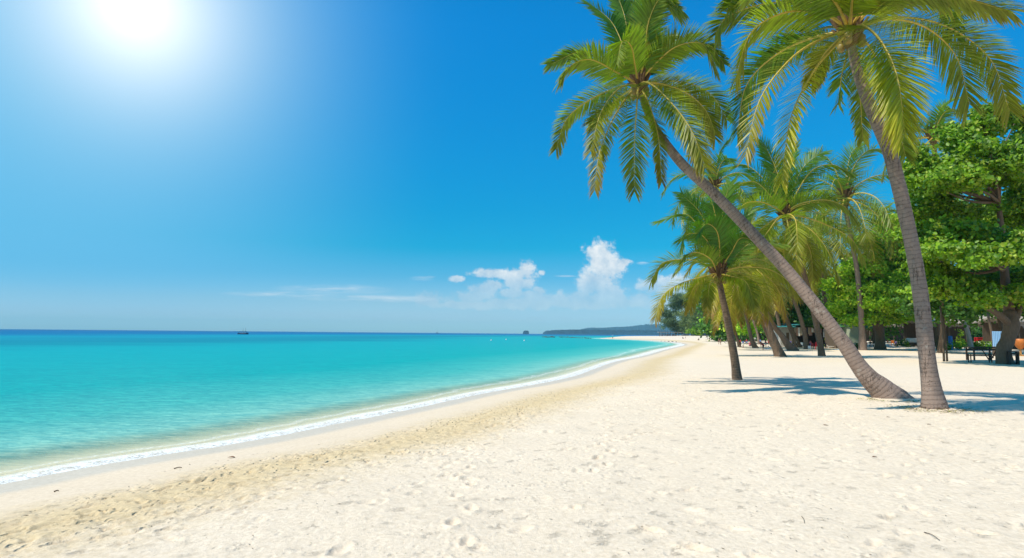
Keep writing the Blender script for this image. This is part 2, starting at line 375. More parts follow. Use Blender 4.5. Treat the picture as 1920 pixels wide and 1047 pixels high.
def sandmat():
    m, t, b, out = newmat('beach_sand')
    a = t.n('ShaderNodeAttribute'); a.attribute_name = 'd'; d = a.outputs['Fac']
    geo = t.n('ShaderNodeNewGeometry'); p = geo.outputs['Position']
    n1 = t.noise(p, .55, 4, .6); n2 = t.noise(p, 2.6, 4, .65); n3 = t.noise(p, 14, 5, .7); n4 = t.noise(p, 90, 3, .7); n0 = t.noise(p, .13, 3, .5)
    dj = t.m('ADD', d, t.m('MULTIPLY', t.m('SUBTRACT', n1, .5), 1.5))
    dj2 = t.m('ADD', dj, t.m('ADD', t.m('MULTIPLY', t.m('SUBTRACT', n2, .5), 1.8), t.m('MULTIPLY', t.m('SUBTRACT', n3, .5), 1.2)))
    seab = lin(232, 218, 186); wet = (.64, .54, .42); smooth_ = (.75, .60, .44); tan = (.70, .53, .31); dry = (.83, .675, .51)
    wv = t.m('ADD', d, t.m('MULTIPLY', t.m('SUBTRACT', n0, .5), .5))
    c = t.mix(t.sstep(wv, -.5, .0), seab, wet)
    c = t.mix(t.sstep(wv, 1.0, 1.5), c, smooth_)
    tanm = t.m('MULTIPLY', t.sstep(dj2, 2.7, 3.9), t.m('SUBTRACT', 1.0, t.sstep(dj2, 5.3, 6.6)))
    c = t.mix(t.sstep(dj2, 2.5, 4.6), c, tan)
    c = t.mix(t.sstep(dj2, 4.6, 7.3), c, dry)
    gr = t.mix(t.sstep(n3, .25, .75), (.86, .84, .80), (1.08, 1.09, 1.10)); c = t.mix(1.0, c, gr, 'MULTIPLY')
    gr2 = t.mix(n1, (.93, .92, .90), (1.05, 1.05, 1.05)); c = t.mix(1.0, c, gr2, 'MULTIPLY')
    # dark organic specks
    vo = t.n('ShaderNodeTexVoronoi'); vo.inputs['Scale'].default_value = 1.7; t.L(p, vo.inputs['Vector'])
    sp = t.m('MULTIPLY', t.sstep(vo.outputs['Distance'], .05, .02), t.sstep(n2, .5, .6)); sp = t.m('MULTIPLY', sp, t.m('MULTIPLY', t.sstep(d, 3, 5), .5))
    c = t.mix(t.m('MULTIPLY', sp, .75), c, (.22, .13, .07))
    t.L(c, b.inputs['Base Color'])
    rg = t.mix(t.sstep(wv, .9, 1.7), (.5,) * 3, (.92,) * 3); t.L(rg, b.inputs['Roughness']); b.inputs['Specular IOR Level'].default_value = .3
    rm = t.m('MULTIPLY_ADD', t.sstep(dj, 2.7, 4.0), .97, .03)
    h = t.m('ADD', t.m('MULTIPLY', n2, .28), t.m('ADD', t.m('MULTIPLY', n3, .45), t.m('MULTIPLY', n4, .16)))
    v2 = t.n('ShaderNodeTexVoronoi'); v2.inputs['Scale'].default_value = 2.7; v2.inputs['Randomness'].default_value = 1; t.L(t.vm('ADD', p, t.vm('SCALE', n3).outputs[0]).outputs[0], v2.inputs['Vector'])
    dm = t.m('MULTIPLY', t.sstep(v2.outputs['Distance'], .30, .08), t.sstep(n2, .42, .62))
    v3 = t.n('ShaderNodeTexVoronoi'); v3.inputs['Scale'].default_value = 6.5; t.L(t.scale(p, (1.2, .8, 1)), v3.inputs['Vector']); dm3 = t.m('MULTIPLY', t.sstep(v3.outputs['Distance'], .36, .1), t.sstep(n1, .38, .62))
    h = t.m('SUBTRACT', h, t.m('MULTIPLY', dm, .3)); h = t.m('SUBTRACT', h, t.m('MULTIPLY', dm3, t.m('MULTIPLY_ADD', tanm, .75, .28)))
    h = t.m('MULTIPLY', h, rm)
    bp = t.n('ShaderNodeBump'); bp.inputs['Strength'].default_value = .85; bp.inputs['Distance'].default_value = .05
    t.L(h, bp.inputs['Height']); t.L(bp.outputs[0], b.inputs['Normal']); return m
sand = mk('beach', V, Fq, sandmat(), smooth=True, attrs={'d': D.ravel()})
tag(sand, 'wide white sand beach curving along the turquoise bay', 'beach', kind='structure')

def watermat():
    m, t, b, out = newmat('sea_water')
    a = t.n('ShaderNodeAttribute'); a.attribute_name = 'd'; q = t.m('MULTIPLY', a.outputs['Fac'], -1.0)
    s_ = t.n('ShaderNodeAttribute'); s_.attribute_name = 'fw'; fw = s_.outputs['Fac']
    geo = t.n('ShaderNodeNewGeometry'); p = geo.outputs['Position']
    cd = t.vm('DISTANCE', p, (0, 0, 2)).outputs['Value']
    lr = t.m('DIVIDE', t.m('LOGARITHM', t.m('ADD', t.m('MAXIMUM', q, 0.0), 1.0), 10.0), 4.0)
    n0 = t.noise(t.scale(p, (.010, .035, 1)), 1, 4, .6); n1 = t.noise(t.scale(p, (.2, .35, 1)), 1, 3, .6)
    lr2 = t.m('ADD', lr, t.m('MULTIPLY', t.m('SUBTRACT', n0, .5), t.m('MULTIPLY', t.sstep(lr, .3, .6), .13)))
    col = t.ramp(lr2, [(0.0, lin(220, 214, 180)), (.09, lin(186, 212, 184)), (.16, lin(134, 200, 182)), (.24, lin(74, 182, 172)), (.32, lin(16, 167, 165)), (.47, lin(0, 162, 169)), (.52, lin(0, 134, 154)), (.555, lin(0, 138, 160)),
                       (.585, lin(0, 150, 172)), (.625, lin(0, 112, 160)), (.72, lin(0, 104, 156)), (1.0, lin(0, 84, 140))])
    wc = t.noise(t.scale(p, (1.1, 3.6, 1)), 1, 4, .7, .8); near = t.sstep(cd, 90, 20)
    wm = t.mix(t.sstep(wc, .36, .66), (.66, .80, .86), (1.25, 1.10, 1.06)); col = t.mix(t.m('MULTIPLY_ADD', near, .7, .3), col, t.mix(1.0, col, wm, 'MULTIPLY'))  # light and dark of ripples multiplied into the water colour
    wf = t.noise(t.scale(p, (2.6, 11, 1)), 1, 3, .6, .6); col = t.mix(t.sstep(cd, 60, 12), col, t.mix(1.0, col, t.mix(t.sstep(wf, .38, .62), (.72, .84, .88), (1.22, 1.10, 1.07)), 'MULTIPLY'))  # finer ripple shading painted into the colour close by
    col = t.mix(t.m('MULTIPLY', t.sstep(n1, .35, .75), .15), col, (0.0, .20, .24))
    t.t.nodes.remove(b); b0 = t.n('ShaderNodeBsdfDiffuse'); t.L(col, b0.inputs[0]); gls = t.n('ShaderNodeBsdfGlossy'); gls.inputs['Roughness'].default_value = .12; fr = t.n('ShaderNodeFresnel'); fr.inputs[0].default_value = 1.33
    b = t.n('ShaderNodeMixShader'); t.L(t.m('MULTIPLY', t.m('MINIMUM', fr.outputs[0], .5), .22), b.inputs[0]); t.L(b0.outputs[0], b.inputs[1]); t.L(gls.outputs[0], b.inputs[2])
    # ripples
    w1 = t.noise(t.scale(p, (1.2, 3.0, 1)), 1, 4, .65, .6); w2 = t.noise(t.scale(p, (5, 10, 1)), 1, 3, .6); w3 = t.noise(t.scale(p, (.22, .6, 1)), 1, 3, .5, .5)
    hh = t.m('ADD', t.m('ADD', t.m('MULTIPLY', w1, .8), t.m('MULTIPLY', w2, .3)), t.m('MULTIPLY', w3, 1.2))
    bp = t.n('ShaderNodeBump'); bp.inputs['Distance'].default_value = .30
    t.L(t.m('DIVIDE', 14.0, t.m('ADD', cd, 14.0)), bp.inputs['Strength']); t.L(hh, bp.inputs['Height']); t.L(bp.outputs[0], b0.inputs['Normal']); t.L(bp.outputs[0], gls.inputs['Normal']); t.L(bp.outputs[0], fr.inputs['Normal'])
    # transparent towards the edge
    alpha = t.m('MULTIPLY_ADD', t.sstep(q, .2, 4.0), .75, .2)
    # foam
    f1 = t.noise(p, 3.4, 5, .7, .8); f2 = t.noise(p, 16, 4, .75); f0 = t.noise(p, .9, 3, .6)
    k = t.m('ADD', t.m('DIVIDE', q, fw), t.m('ADD', t.m('MULTIPLY', t.m('SUBTRACT', f1, .5), 1.5), t.m('MULTIPLY', t.m('SUBTRACT', f2, .5), .8)))
    foam = t.m('SUBTRACT', 1.0, t.sstep(k, .25, .95))
    k2 = t.m('ABSOLUTE', t.m('SUBTRACT', t.m('DIVIDE', q, fw), t.m('MULTIPLY_ADD', f0, 1.7, 1.1)))
    lace = t.m('MULTIPLY', t.m('SUBTRACT', 1.0, t.sstep(k2, .05, .4)), t.sstep(f2, .45, .6))
    foam = t.m('MAXIMUM', foam, t.m('MULTIPLY', lace, .75), clamp=True)
    foam = t.m('MULTIPLY', foam, t.m('MULTIPLY_ADD', t.sstep(t.m('ADD', t.m('MULTIPLY', f2, .6), t.m('MULTIPLY', f1, .4)), .40, .56), .8, .2))
    fb = t.n('ShaderNodeBsdfDiffuse'); fb.inputs[0].default_value = (.88, .86, .82, 1)
    fbp = t.n('ShaderNodeBump'); fbp.inputs['Strength'].default_value = .5; fbp.inputs['Distance'].default_value = .04; t.L(f2, fbp.inputs['Height']); t.L(fbp.outputs[0], fb.inputs['Normal'])
    tr = t.n('ShaderNodeBsdfTransparent'); m1 = t.n('ShaderNodeMixShader'); t.L(alpha, m1.inputs[0]); t.L(tr.outputs[0], m1.inputs[1]); t.L(b.outputs[0], m1.inputs[2])
    m2 = t.n('ShaderNodeMixShader'); t.L(foam, m2.inputs[0]); t.L(m1.outputs[0], m2.inputs[1]); t.L(fb.outputs[0], m2.inputs[2]); t.L(m2.outputs[0], out.inputs[0])
    return m
X, Y, Fq, r = polar(7.5, 90, 1.008, 9000, 1.02, 54, .25, 40)
D = shore(X, Y)
keep = D < 2.5
Fq = Fq[keep.ravel()[Fq].any(1)]
lip = .035 * np.exp(-((D + .25) / .35) ** 2) * (.5 + vnoise(X * 1.1, Y * 1.1)) + .03 * np.exp(-((D + 2.6) / .5) ** 2) * vnoise(X * .5 + 7, Y * .5)
lip = lip + .012 * (fbm(X * 1.2, Y * 3, 3) - .5) * sm(-D / 3) * (np.hypot(X, Y) < 80)
fw = .20 + 0.95 * sm((np.hypot(X, Y) - 12) / 12) * (.35 + .9 * vnoise(X * .12 + 3, Y * .12 + 1)) + 1.5 * sm((np.hypot(X, Y) - 60) / 60)
V = np.stack([X, Y, lip], -1).reshape(-1, 3)
used = np.unique(Fq); remap = np.full(len(V), -1); remap[used] = np.arange(len(used))
sea = mk('sea', V[used], remap[Fq], watermat(), smooth=True, attrs={'d': D.ravel()[used], 'fw': fw.ravel()[used]})
tag(sea, 'calm turquoise sea turning deep blue at the horizon with a foamy edge', 'sea', kind='structure')
#==LIGHT
SUN_EL = math.radians(56); SUN_AZ = (-.90, -.36)      # direction towards the sun on the ground plane
h_ = math.hypot(*SUN_AZ); sd = np.array([SUN_AZ[0] / h_ * math.cos(SUN_EL), SUN_AZ[1] / h_ * math.cos(SUN_EL), math.sin(SUN_EL)])
sl = bpy.data.lights.new('sun', 'SUN'); sl.energy = 4.85; sl.angle = math.radians(.6); sl.color = (1.0, .94, .82)
so = bpy.data.objects.new('sun', sl); COL.objects.link(so); so.rotation_euler = Vector(sd).to_track_quat('Z', 'Y').to_euler(); so.location = (-30, -12, 60)
W = bpy.data.worlds.new('World'); SC.world = W; W.use_nodes = True; W.node_tree.nodes.clear(); t = NT(W.node_tree)
wo = t.n('ShaderNodeOutputWorld'); bg = t.n('ShaderNodeBackground'); t.L(bg.outputs[0], wo.inputs[0]); bg.inputs[1].default_value = .1
sky = t.n('ShaderNodeTexSky'); sky.sky_type = 'NISHITA'; sky.sun_disc = False; sky.sun_elevation = SUN_EL; sky.sun_rotation = math.atan2(sd[0], sd[1]); sky.air_density = 1.0; sky.dust_density = .6; sky.ozone_density = 2.0
tc = t.n('ShaderNodeTexCoord'); g = tc.outputs['Generated']
sep = t.n('ShaderNodeSeparateXYZ'); t.L(g, sep.inputs[0]); z = sep.outputs[2]
GRADE = [(0.006, (0.412, 0.704, 1)), (0.024, (0.369, 0.571, 0.868)), (0.048, (0.307, 0.505, 0.717)), (0.089, (0.121, 0.432, 0.63)), (0.137, (0.008, 0.431, 0.589)), (0.2, (0.003, 0.454, 0.634)), (0.277, (0.005, 0.499, 0.72)), (0.364, (0.006, 0.538, 0.811)), (0.462, (0.007, 0.579, 0.905)), (1.0, (0.01, 0.476, 0.75))]
#==GRADE
gr = t.ramp(z, GRADE)
c = t.vm('MULTIPLY', sky.outputs[0], gr).outputs[0]
c = t.vm('SCALE', c); c.inputs['Scale'].default_value = 2.2; c = c.outputs[0]
# aureole round the visible sun
gd = nrm(ray(252, 12)); dt = t.vm('DOT_PRODUCT', g, tuple(gd)).outputs['Value']
ang = t.m('ARCCOSINE', t.m('MINIMUM', dt, .99999))
def gl(w, p=1.0): return t.m('EXPONENT', t.m('MULTIPLY', t.m('POWER', t.m('DIVIDE', ang, w), p), -1.0))
sxa = t.m('ARCTAN2', sep.outputs[0], sep.outputs[1])
side = t.m('MULTIPLY', t.sstep(sxa, -.10, -.72), t.sstep(z, 1.0, .2)); side = t.m('MULTIPLY', side, t.m('MULTIPLY_ADD', t.sstep(z, 0.0, .12), .75, .15))
c = t.mix(side, c, (1.3, 5.3, 8.6))
halo = t.m('MULTIPLY', gl(.20, 2.0), .6)
c = t.mix(halo, c, (4.6, 7.4, 9.2))
core = t.m('MULTIPLY', gl(.085, 1.4), 1.0)
c = t.mix(core, c, (13, 13.5, 14))
#==CLOUD
sx = t.n('ShaderNodeSeparateXYZ'); t.L(g, sx.inputs[0]); yy = t.m('MAXIMUM', sx.outputs[1], .02)
gu = t.m('DIVIDE', sx.outputs[0], yy); gw = t.m('DIVIDE', sx.outputs[2], yy)
cv = t.n('ShaderNodeCombineXYZ'); t.L(gu, cv.inputs[0]); t.L(gw, cv.inputs[1]); P2 = cv.outputs[0]
def blobs(lst, pos_u, pos_w):
    acc = None
    for (u, v, ru, rv) in lst:
        d = ray(u, v); a = t.m('MULTIPLY', t.m('SUBTRACT', pos_u, d[0] / d[1]), F / ru); b = t.m('MULTIPLY', t.m('SUBTRACT', pos_w, d[2] / d[1]), F / rv)
        rr = t.m('SQRT', t.m('ADD', t.m('MULTIPLY', a, a), t.m('MULTIPLY', b, b))); s = t.m('SUBTRACT', 1.0, rr)
        acc = s if acc is None else t.m('SMOOTH_MAX', acc, s, .12)
    return acc
CUM = [(u_, v_, a_ * 1.12, b_ * 1.1) for (u_, v_, a_, b_) in [(1122, 475, 26, 24), (1130, 500, 34, 30), (1152, 498, 26, 16), (1170, 492, 18, 8), (1118, 530, 30, 26), (1135, 548, 36, 22), (1092, 560, 42, 10), (1140, 560, 46, 12), (1050, 560, 20, 9), (1049, 550, 7, 7),
       (988, 508, 16, 20), (965, 516, 42, 12), (925, 513, 40, 9), (975, 530, 30, 14), (905, 545, 28, 14), (890, 555, 34, 12), (925, 535, 22, 10), (960, 550, 24, 10), (1000, 553, 26, 9), (965, 566, 60, 7), (1010, 545, 14, 9),
       (808, 563, 26, 14), (858, 523, 12, 6), (1235, 540, 34, 18), (1200, 560, 28, 12), (1260, 535, 40, 18), (1290, 550, 50, 25), (1016, 512, 6, 5), (955, 572, 95, 9), (1085, 570, 100, 10), (1215, 568, 70, 9), (860, 572, 50, 7), (1010, 560, 40, 10)]]
nA = t.noise(P2, 20, 8, .6); nB = t.noise(P2, 85, 6, .65)
pv = t.vm('ADD', P2, (-.010, .012, 0)).outputs[0]; nC = t.noise(pv, 20, 8, .6)
bl = blobs(CUM, gu, gw)
den = t.m('ADD', bl, t.m('MULTIPLY', t.m('SUBTRACT', nA, .5), 2.3)); den = t.m('ADD', den, t.m('MULTIPLY', t.m('SUBTRACT', nB, .5), 1.5))
al = t.m('MULTIPLY', t.sstep(den, -.25, .45), t.sstep(bl, -.6, -.1))
lowf = t.sstep(gw, .045, .115)
al = t.m('MULTIPLY', al, t.m('MULTIPLY_ADD', lowf, .55, .36))
lit = t.m('ADD', .52, t.m('MULTIPLY', t.m('SUBTRACT', nA, nC), 2.6), clamp=True); lit = t.m('MULTIPLY', lit, t.m('MULTIPLY_ADD', lowf, .45, .55), clamp=True)
cc = t.mix(lit, (4.3, 6.0, 7.6), (10.2, 10.2, 10.0))
c = t.mix(al, c, cc)
WISP = [(620, 543, 120, 12), (540, 552, 130, 7), (790, 523, 26, 6), (805, 520, 14, 3), (1060, 518, 24, 2.5), (1205, 494, 14, 4), (700, 560, 160, 8)]
wb = blobs(WISP, gu, gw); nW = t.noise(t.scale(P2, (6, 40, 1)), 1.4, 6, .6)
wal = t.m('MULTIPLY', t.m('MULTIPLY', t.sstep(wb, -.1, .8), t.sstep(nW, .36, .72)), .7)
c = t.mix(wal, c, (8.4, 9.0, 9.6))
t.L(c, bg.inputs[0])
vs = SC.view_settings; vs.view_transform = 'Standard'; vs.look = 'None'; vs.gamma = 1; vs.exposure = 0
#==END1

# ------------------------------------------------------------------ palms
GREEN = np.array((.11, .28, .018)); DEEP = np.array((.035, .125, .022)); YEL = np.array((.62, .46, .02)); OLI = np.array((.17, .33, .018)); BRN = np.array((.26, .10, .03)); RED = np.array((.20, .03, .03))
def frond(path, parent, pairs=80, Lmax=1.0, wid=.045, age=.3, segs=4, tipcol=BRN, up=None, r0=.055, droop=.13, tilt=0.0, start=.12):
    """rachis and its leaflets as one leaf mesh; path = control points from the crown outward"""
    R = smooth_path(path, 26); N = len(R); T = nrm(np.gradient(R, axis=0)); seg = np.concatenate([[0], np.cumsum(np.linalg.norm(np.diff(R, axis=0), axis=1))]); Lr = seg[-1]
    tt = np.linspace(start, 1.0, pairs) ** .92; tt = np.repeat(tt, 2) + RNG.normal(0, .002, pairs * 2); sgn = np.tile([1.0, -1.0], pairs); tt = np.clip(tt, 0, 1)
    ip = lambda A, q: np.stack([np.interp(q * Lr, seg, A[:, k]) for k in range(3)], 1)
    B = ip(R, tt); Tt = nrm(ip(T, tt))
    U0 = np.array([0, 0, 1.0]) if up is None else nrm(up)
    U0 = U0 + .25 * np.array([0, 0, 1.0]); U = U0[None] - (Tt @ U0)[:, None] * Tt
    # when the frond hangs vertically keep a steady side direction
    Sref = nrm(np.cross(T[3], np.array([0, 0, 1.0]) + .01)); S = nrm(np.cross(Tt, nrm(U))); S = nrm(S * .6 + Sref * .8 * np.sign((S @ Sref))[:, None]); S = nrm(S - (S * Tt).sum(1)[:, None] * Tt); U = np.cross(S, Tt)
    if tilt == 0: q_ = (U @ nrm(np.array([0, 0, 2.0]) - R[N // 2])).mean(); w_ = (S @ nrm(np.array([0, 0, 2.0]) - R[N // 2])).mean(); tilt = (.6 if q_ * w_ <= 0 else -.6) * float(RNG.uniform(.4, 1.1))
    if tilt: c_, s_ = math.cos(tilt), math.sin(tilt); S, U = S * c_ + U * s_, U * c_ - S * s_
    al = np.radians(64 - 36 * tt ** 1.5) + RNG.normal(0, .06, len(tt)); lift = .22 * (1 - tt) + RNG.normal(0, .10, len(tt))
    d = nrm(np.cos(al)[:, None] * Tt + (np.sin(al) * sgn)[:, None] * S + lift[:, None] * U)
    prof = np.clip(np.sin(np.pi * (tt * .60 + .21)), .02, 1) ** .75; ln = .92 * Lmax * prof * RNG.uniform(.86, 1.08, len(tt)); ln *= np.where(RNG.random(len(tt)) < .04, .45, 1)
    dr = droop * (1 + RNG.normal(0, .22, len(tt))) * (.7 + .5 * age)
    P = B.copy(); VV = []; CC = []; K = segs
    base = DEEP * (1 - age) + OLI * age; 
    g0 = GREEN * max(0, 1 - age * 1.3) + YEL * min(1, age * 1.3)
    rnd = RNG.uniform(.75, 1.25, len(tt))[:, None]; tip = tipcol; ta = np.clip((tt - .62 + .25 * age) * 2.2 * (age), 0, 1)[:, None]
    for k in range(K + 1):
        f = k / K; w = wid * (.55, .95, 1.0, .7, .12)[min(4, int(round(f * 4)))] * np.clip(prof + .3, .4, 1)
        Wv = nrm(Tt - (Tt * d).sum(1)[:, None] * d) * (w / 2)[:, None]
        Wv = Wv * math.cos(.5) + np.cross(d, Wv) * math.sin(.5) * sgn[:, None]
        VV.append(np.stack([P - Wv, P + Wv], 1))
        col = (base * (1 - .55) + g0 * .55) * (1 + .25 * f) * rnd; col = col * (1 - ta * (.4 + .6 * f)) + tip * ta * (.4 + .6 * f) * rnd
        brn = (np.clip((f - .82) * 4, 0, 1) * (RNG.random(len(tt)) < .25 + .5 * age))[:, None]; col = col * (1 - brn) + BRN * 1.1 * brn
        CC.append(np.repeat(col[:, None], 2, 1))
        P = P + d * (ln / K)[:, None]; d = nrm(d + (dr * (1 + .5 * k))[:, None] * np.array([0, 0, -1.0]) * (1.2 / K * 1.6))
    VV = np.stack(VV, 1).reshape(-1, 3); CC = np.stack(CC, 1).reshape(-1, 3); m = len(tt)
    b = np.arange(m)[:, None] * (2 * (K + 1)) + np.arange(K)[None] * 2
    Fq = np.stack([b, b + 1, b + 3, b + 2], -1).reshape(-1, 4)
    rv, rf, _ = tube(R, np.linspace(1, .1, N) ** 1.3 * r0, 6, False); rf = np.array(rf) + len(VV)
    return mk('frond', np.vstack([VV, rv]), np.vstack([Fq, rf]), [M['frond'], M['rachis']], parent, mi=np.concatenate([np.zeros(len(Fq)), np.ones(len(rf))]), cols=np.vstack([CC, np.tile(YEL, (len(rv), 1))]))
def trunk(parent, pts, rad, mat, n=18, step=.05, flare_noise=.0):
    P = smooth_path(pts, max(12, int(np.linalg.norm(np.diff(np.array(pts, float), axis=0), axis=1).sum() / step)))
    L0 = np.concatenate([[0], np.cumsum(np.linalg.norm(np.diff(np.array(pts, float), axis=0), axis=1))]); L = np.concatenate([[0], np.cumsum(np.linalg.norm(np.diff(P, axis=0), axis=1))])
    r = np.interp(L, L0 * L[-1] / L0[-1], rad); r = np.convolve(np.pad(r, 4, 'edge'), np.ones(9) / 9, 'valid')
    x = L * 7.5; r = r * (1 + .02 * (x - np.floor(x)) + .02 * (vnoise(L * 3, L * 0 + parent.location.x) - .5))
    a = np.arange(n) * 2 * math.pi / n; R2 = r[:, None] * (1 + .05 * (vnoise(a[None] * 1.6 + 5, L[:, None] * 2.2 + parent.location.x) - .5) + flare_noise * np.exp(-L[:, None] / .5) * (vnoise(a[None] * 3 + 1, L[:, None] * 3) - .3))
    V, Fq, tl = tube(P, R2, n, True)
    return mk('trunk', V, Fq, mat, parent, smooth=True, attrs={'t': tl})
def heart(parent, c, s=1.0, nuts=5, updir=(0, 0, 1)):
    c = np.array(c, float); u = nrm(updir); mb = MB()
    for k in range(26):     # fibrous leaf bases
        a = k * 2.4; e = .2 + .045 * k; dr = nrm(np.array([math.cos(a) * math.cos(e), math.sin(a) * math.cos(e), math.sin(e)]) + u * .3)
        mb.bar(c - u * .35 * s + dr * .05, c + dr * (.5 + .02 * k) * s - u * .1, .10 * s, .035 * s, 5)
    mb.ell(c - u * .15 * s, (.22 * s, .22 * s, .45 * s)); mb.build('crown_base', M['fibre'], parent)
    if nuts:
        for k in range(nuts):
            a = k * 2.1 + 4.0; mb = MB(); mb.ell(c + np.array([math.cos(a) * .3, math.sin(a) * .3, -.25 - .12 * (k % 2)]) * s, (.12 * s, .12 * s, .15 * s)); mb.build('coconut', M['nut'], parent, smooth=True)
def px_path(h, Yh, pts, org, sc):
    """frond spine through photo points, each at its own depth in metres from the crown"""
    out = [h]
    for (x, y, dz) in pts: out.append(at(org[0] + x / sc, org[1] + y / sc, Yh + dz))
    return out
def hero(name, label, base, path, widths, Yh, fr, org, sc, mat, Lmax, pairs, wid, r0, group, nuts=5, fn=.3, extra=.2, sz=1.0):
    bp = gnd(*base); o = thing(name, label, 'palm tree', bp, group); n = len(path)
    P = []; Rr = []
    for i, ((u, v), w) in enumerate(zip(path, widths)):
        f = 1 - i / (n - 1) if n > 1 else 0; L = math.hypot(u - base[0], v - base[1]) / math.hypot(path[0][0] - base[0], path[0][1] - base[1])
        Yd = bp[1] + (Yh - bp[1]) * L; P.append(at(u, v, Yd)); Rr.append(w / 2 / (F / Yd) / math.hypot(1, (u - 960) / F) ** 1.2)
    b0 = np.array(bp) - np.array([0, 0, .25]); P = P[::-1]; Rr = Rr[::-1]; P[0] = np.array([P[0][0], P[0][1], b0[2]]) if P[0][2] < bp[2] + .1 else P[0]
    trunk(o, P, Rr, mat, 20, .045, fn)
    h = P[-1]; heart(o, h, sz, nuts, P[-1] - P[-2])
    for (pts, age, kw) in fr:
        if RNG.random() < extra:
            k2 = dict(kw); k2['L'] = k2.get('L', 1) * .9; e1, e2 = RNG.uniform(-28, 28, 2) * sc / 2.8; m2 = len(pts)
            frond(px_path(h, Yh, [(x + e1 * (i + 1) / m2, y + e2 * (i + 1) / m2, dz + .5 * (i + 1) / m2 * (1 if dz > 0 else -1)) for i, (x, y, dz) in enumerate(pts)], org, sc), o, k2.pop('pairs', pairs), Lmax * k2.pop('L', 1), wid, max(.05, age - .08), 4, r0=r0 * .9, **k2)
        kw = dict(kw); frond(px_path(h, Yh, pts, org, sc), o, kw.pop('pairs', pairs), Lmax * kw.pop('L', 1), wid, age, 4, r0=r0, **kw)
    return o, h
T_ = {}
# nearest palm on the right, upright
frA = [
 ([(600, 30, 1.2), (300, 20, 1.8), (60, 110, 2.0), (5, 200, 2.0)], .30, {}),
 ([(640, 85, -.3), (400, 75, -.8), (210, 190, -1.0), (125, 440, -.8)], .42, {}),
 ([(600, 210, .9), (380, 300, 1.6), (190, 480, 2.0), (130, 770, 2.0)], .12, dict(L=.9)),
 ([(620, 225, -.9), (430, 350, -1.8), (260, 580, -2.2), (178, 900, -2.2)], .62, dict(L=.62)),
 ([(660, 300, -.8), (560, 430, -1.4), (440, 680, -1.8), (385, 1050, -1.8)], .7, dict(L=.62, tipcol=YEL)),
 ([(760, 330, 1.0), (735, 430, 1.5), (712, 600, 1.6)], .2, dict(L=.6, pairs=60)),
 ([(800, 330, .8), (835, 520, 1.4), (855, 810, 1.5)], .35, dict(L=.5)),
 ([(850, 150, -1.0), (950, 230, -2.0), (1040, 430, -2.5), (1080, 760, -2.5)], .60, dict(L=1.1, tipcol=YEL)),
 ([(1000, 112, .3), (1220, 160, .5), (1390, 320, .6), (1470, 600, .6)], .36, dict(L=1.1)),
 ([(1010, 100, 1.0), (1330, 150, 1.6), (1590, 340, 1.8), (1702, 640, 1.8)], .46, dict(L=1.0)),
 ([(900, 60, -.6), (1100, -30, -1.2), (1400, -20, -1.6), (1700, 60, -1.8)], .45, dict(L=1.0)),
 ([(900, -40, .6), (1130, -150, 1.2), (1330, -30, 1.8), (1375, 195, 1.9)], .15, dict(L=.9)),
 ([(770, -20, 0), (730, -250, .2), (640, -480, .6)], .1, {}),
 ([(840, 0, 0), (920, -230, .4), (1080, -420, .8)], .15, {}),
 ([(640, 0, .6), (430, -190, 1.2), (200, -130, 1.6), (80, 30, 1.8)], .2, {}),
 ([(700, 20, -.9), (560, -120, -1.8), (380, -150, -2.6), (230, -60, -3.0)], .35, {}),
 ([(880, 20, -1.0), (1020, -120, -2.0), (1200, -160, -2.8), (1400, -70, -3.0)], .35, {}),
 ([(900, 280, 1.3), (1010, 520, 1.9), (1100, 900, 2.0)], .30, dict(L=.8)),
 ([(640, 160, 1.2), (480, 230, 1.9), (290, 380, 2.3)], .25, dict(L=.8)),
 ([(790, 40, -1.2), (800, -60, -2.6), (790, -40, -4.0)], .5, dict(L=.8)),
 ([(690, 250, .8), (620, 330, 1.2), (560, 480, 1.5)], .55, dict(L=.6))]
o, hA = hero('coconut_palm', 'tall upright coconut palm with thick grey ringed trunk, nearest the right edge of the beach', (1753, 769),
     [(1593, 58), (1601, 110), (1622, 175), (1638, 215), (1666, 280), (1678, 320), (1697, 400), (1714, 480), (1727, 560), (1733, 620), (1741, 690), (1747, 731), (1751, 757), (1753, 769)],
     [16, 20, 25, 27, 29, 30, 30, 30, 32, 33, 35, 41, 50, 56], 19.2, frA, (1340, 0), 3.079, M['bark'], 1.30, 140, .044, .065, None, 7, .32, sz=1.15)
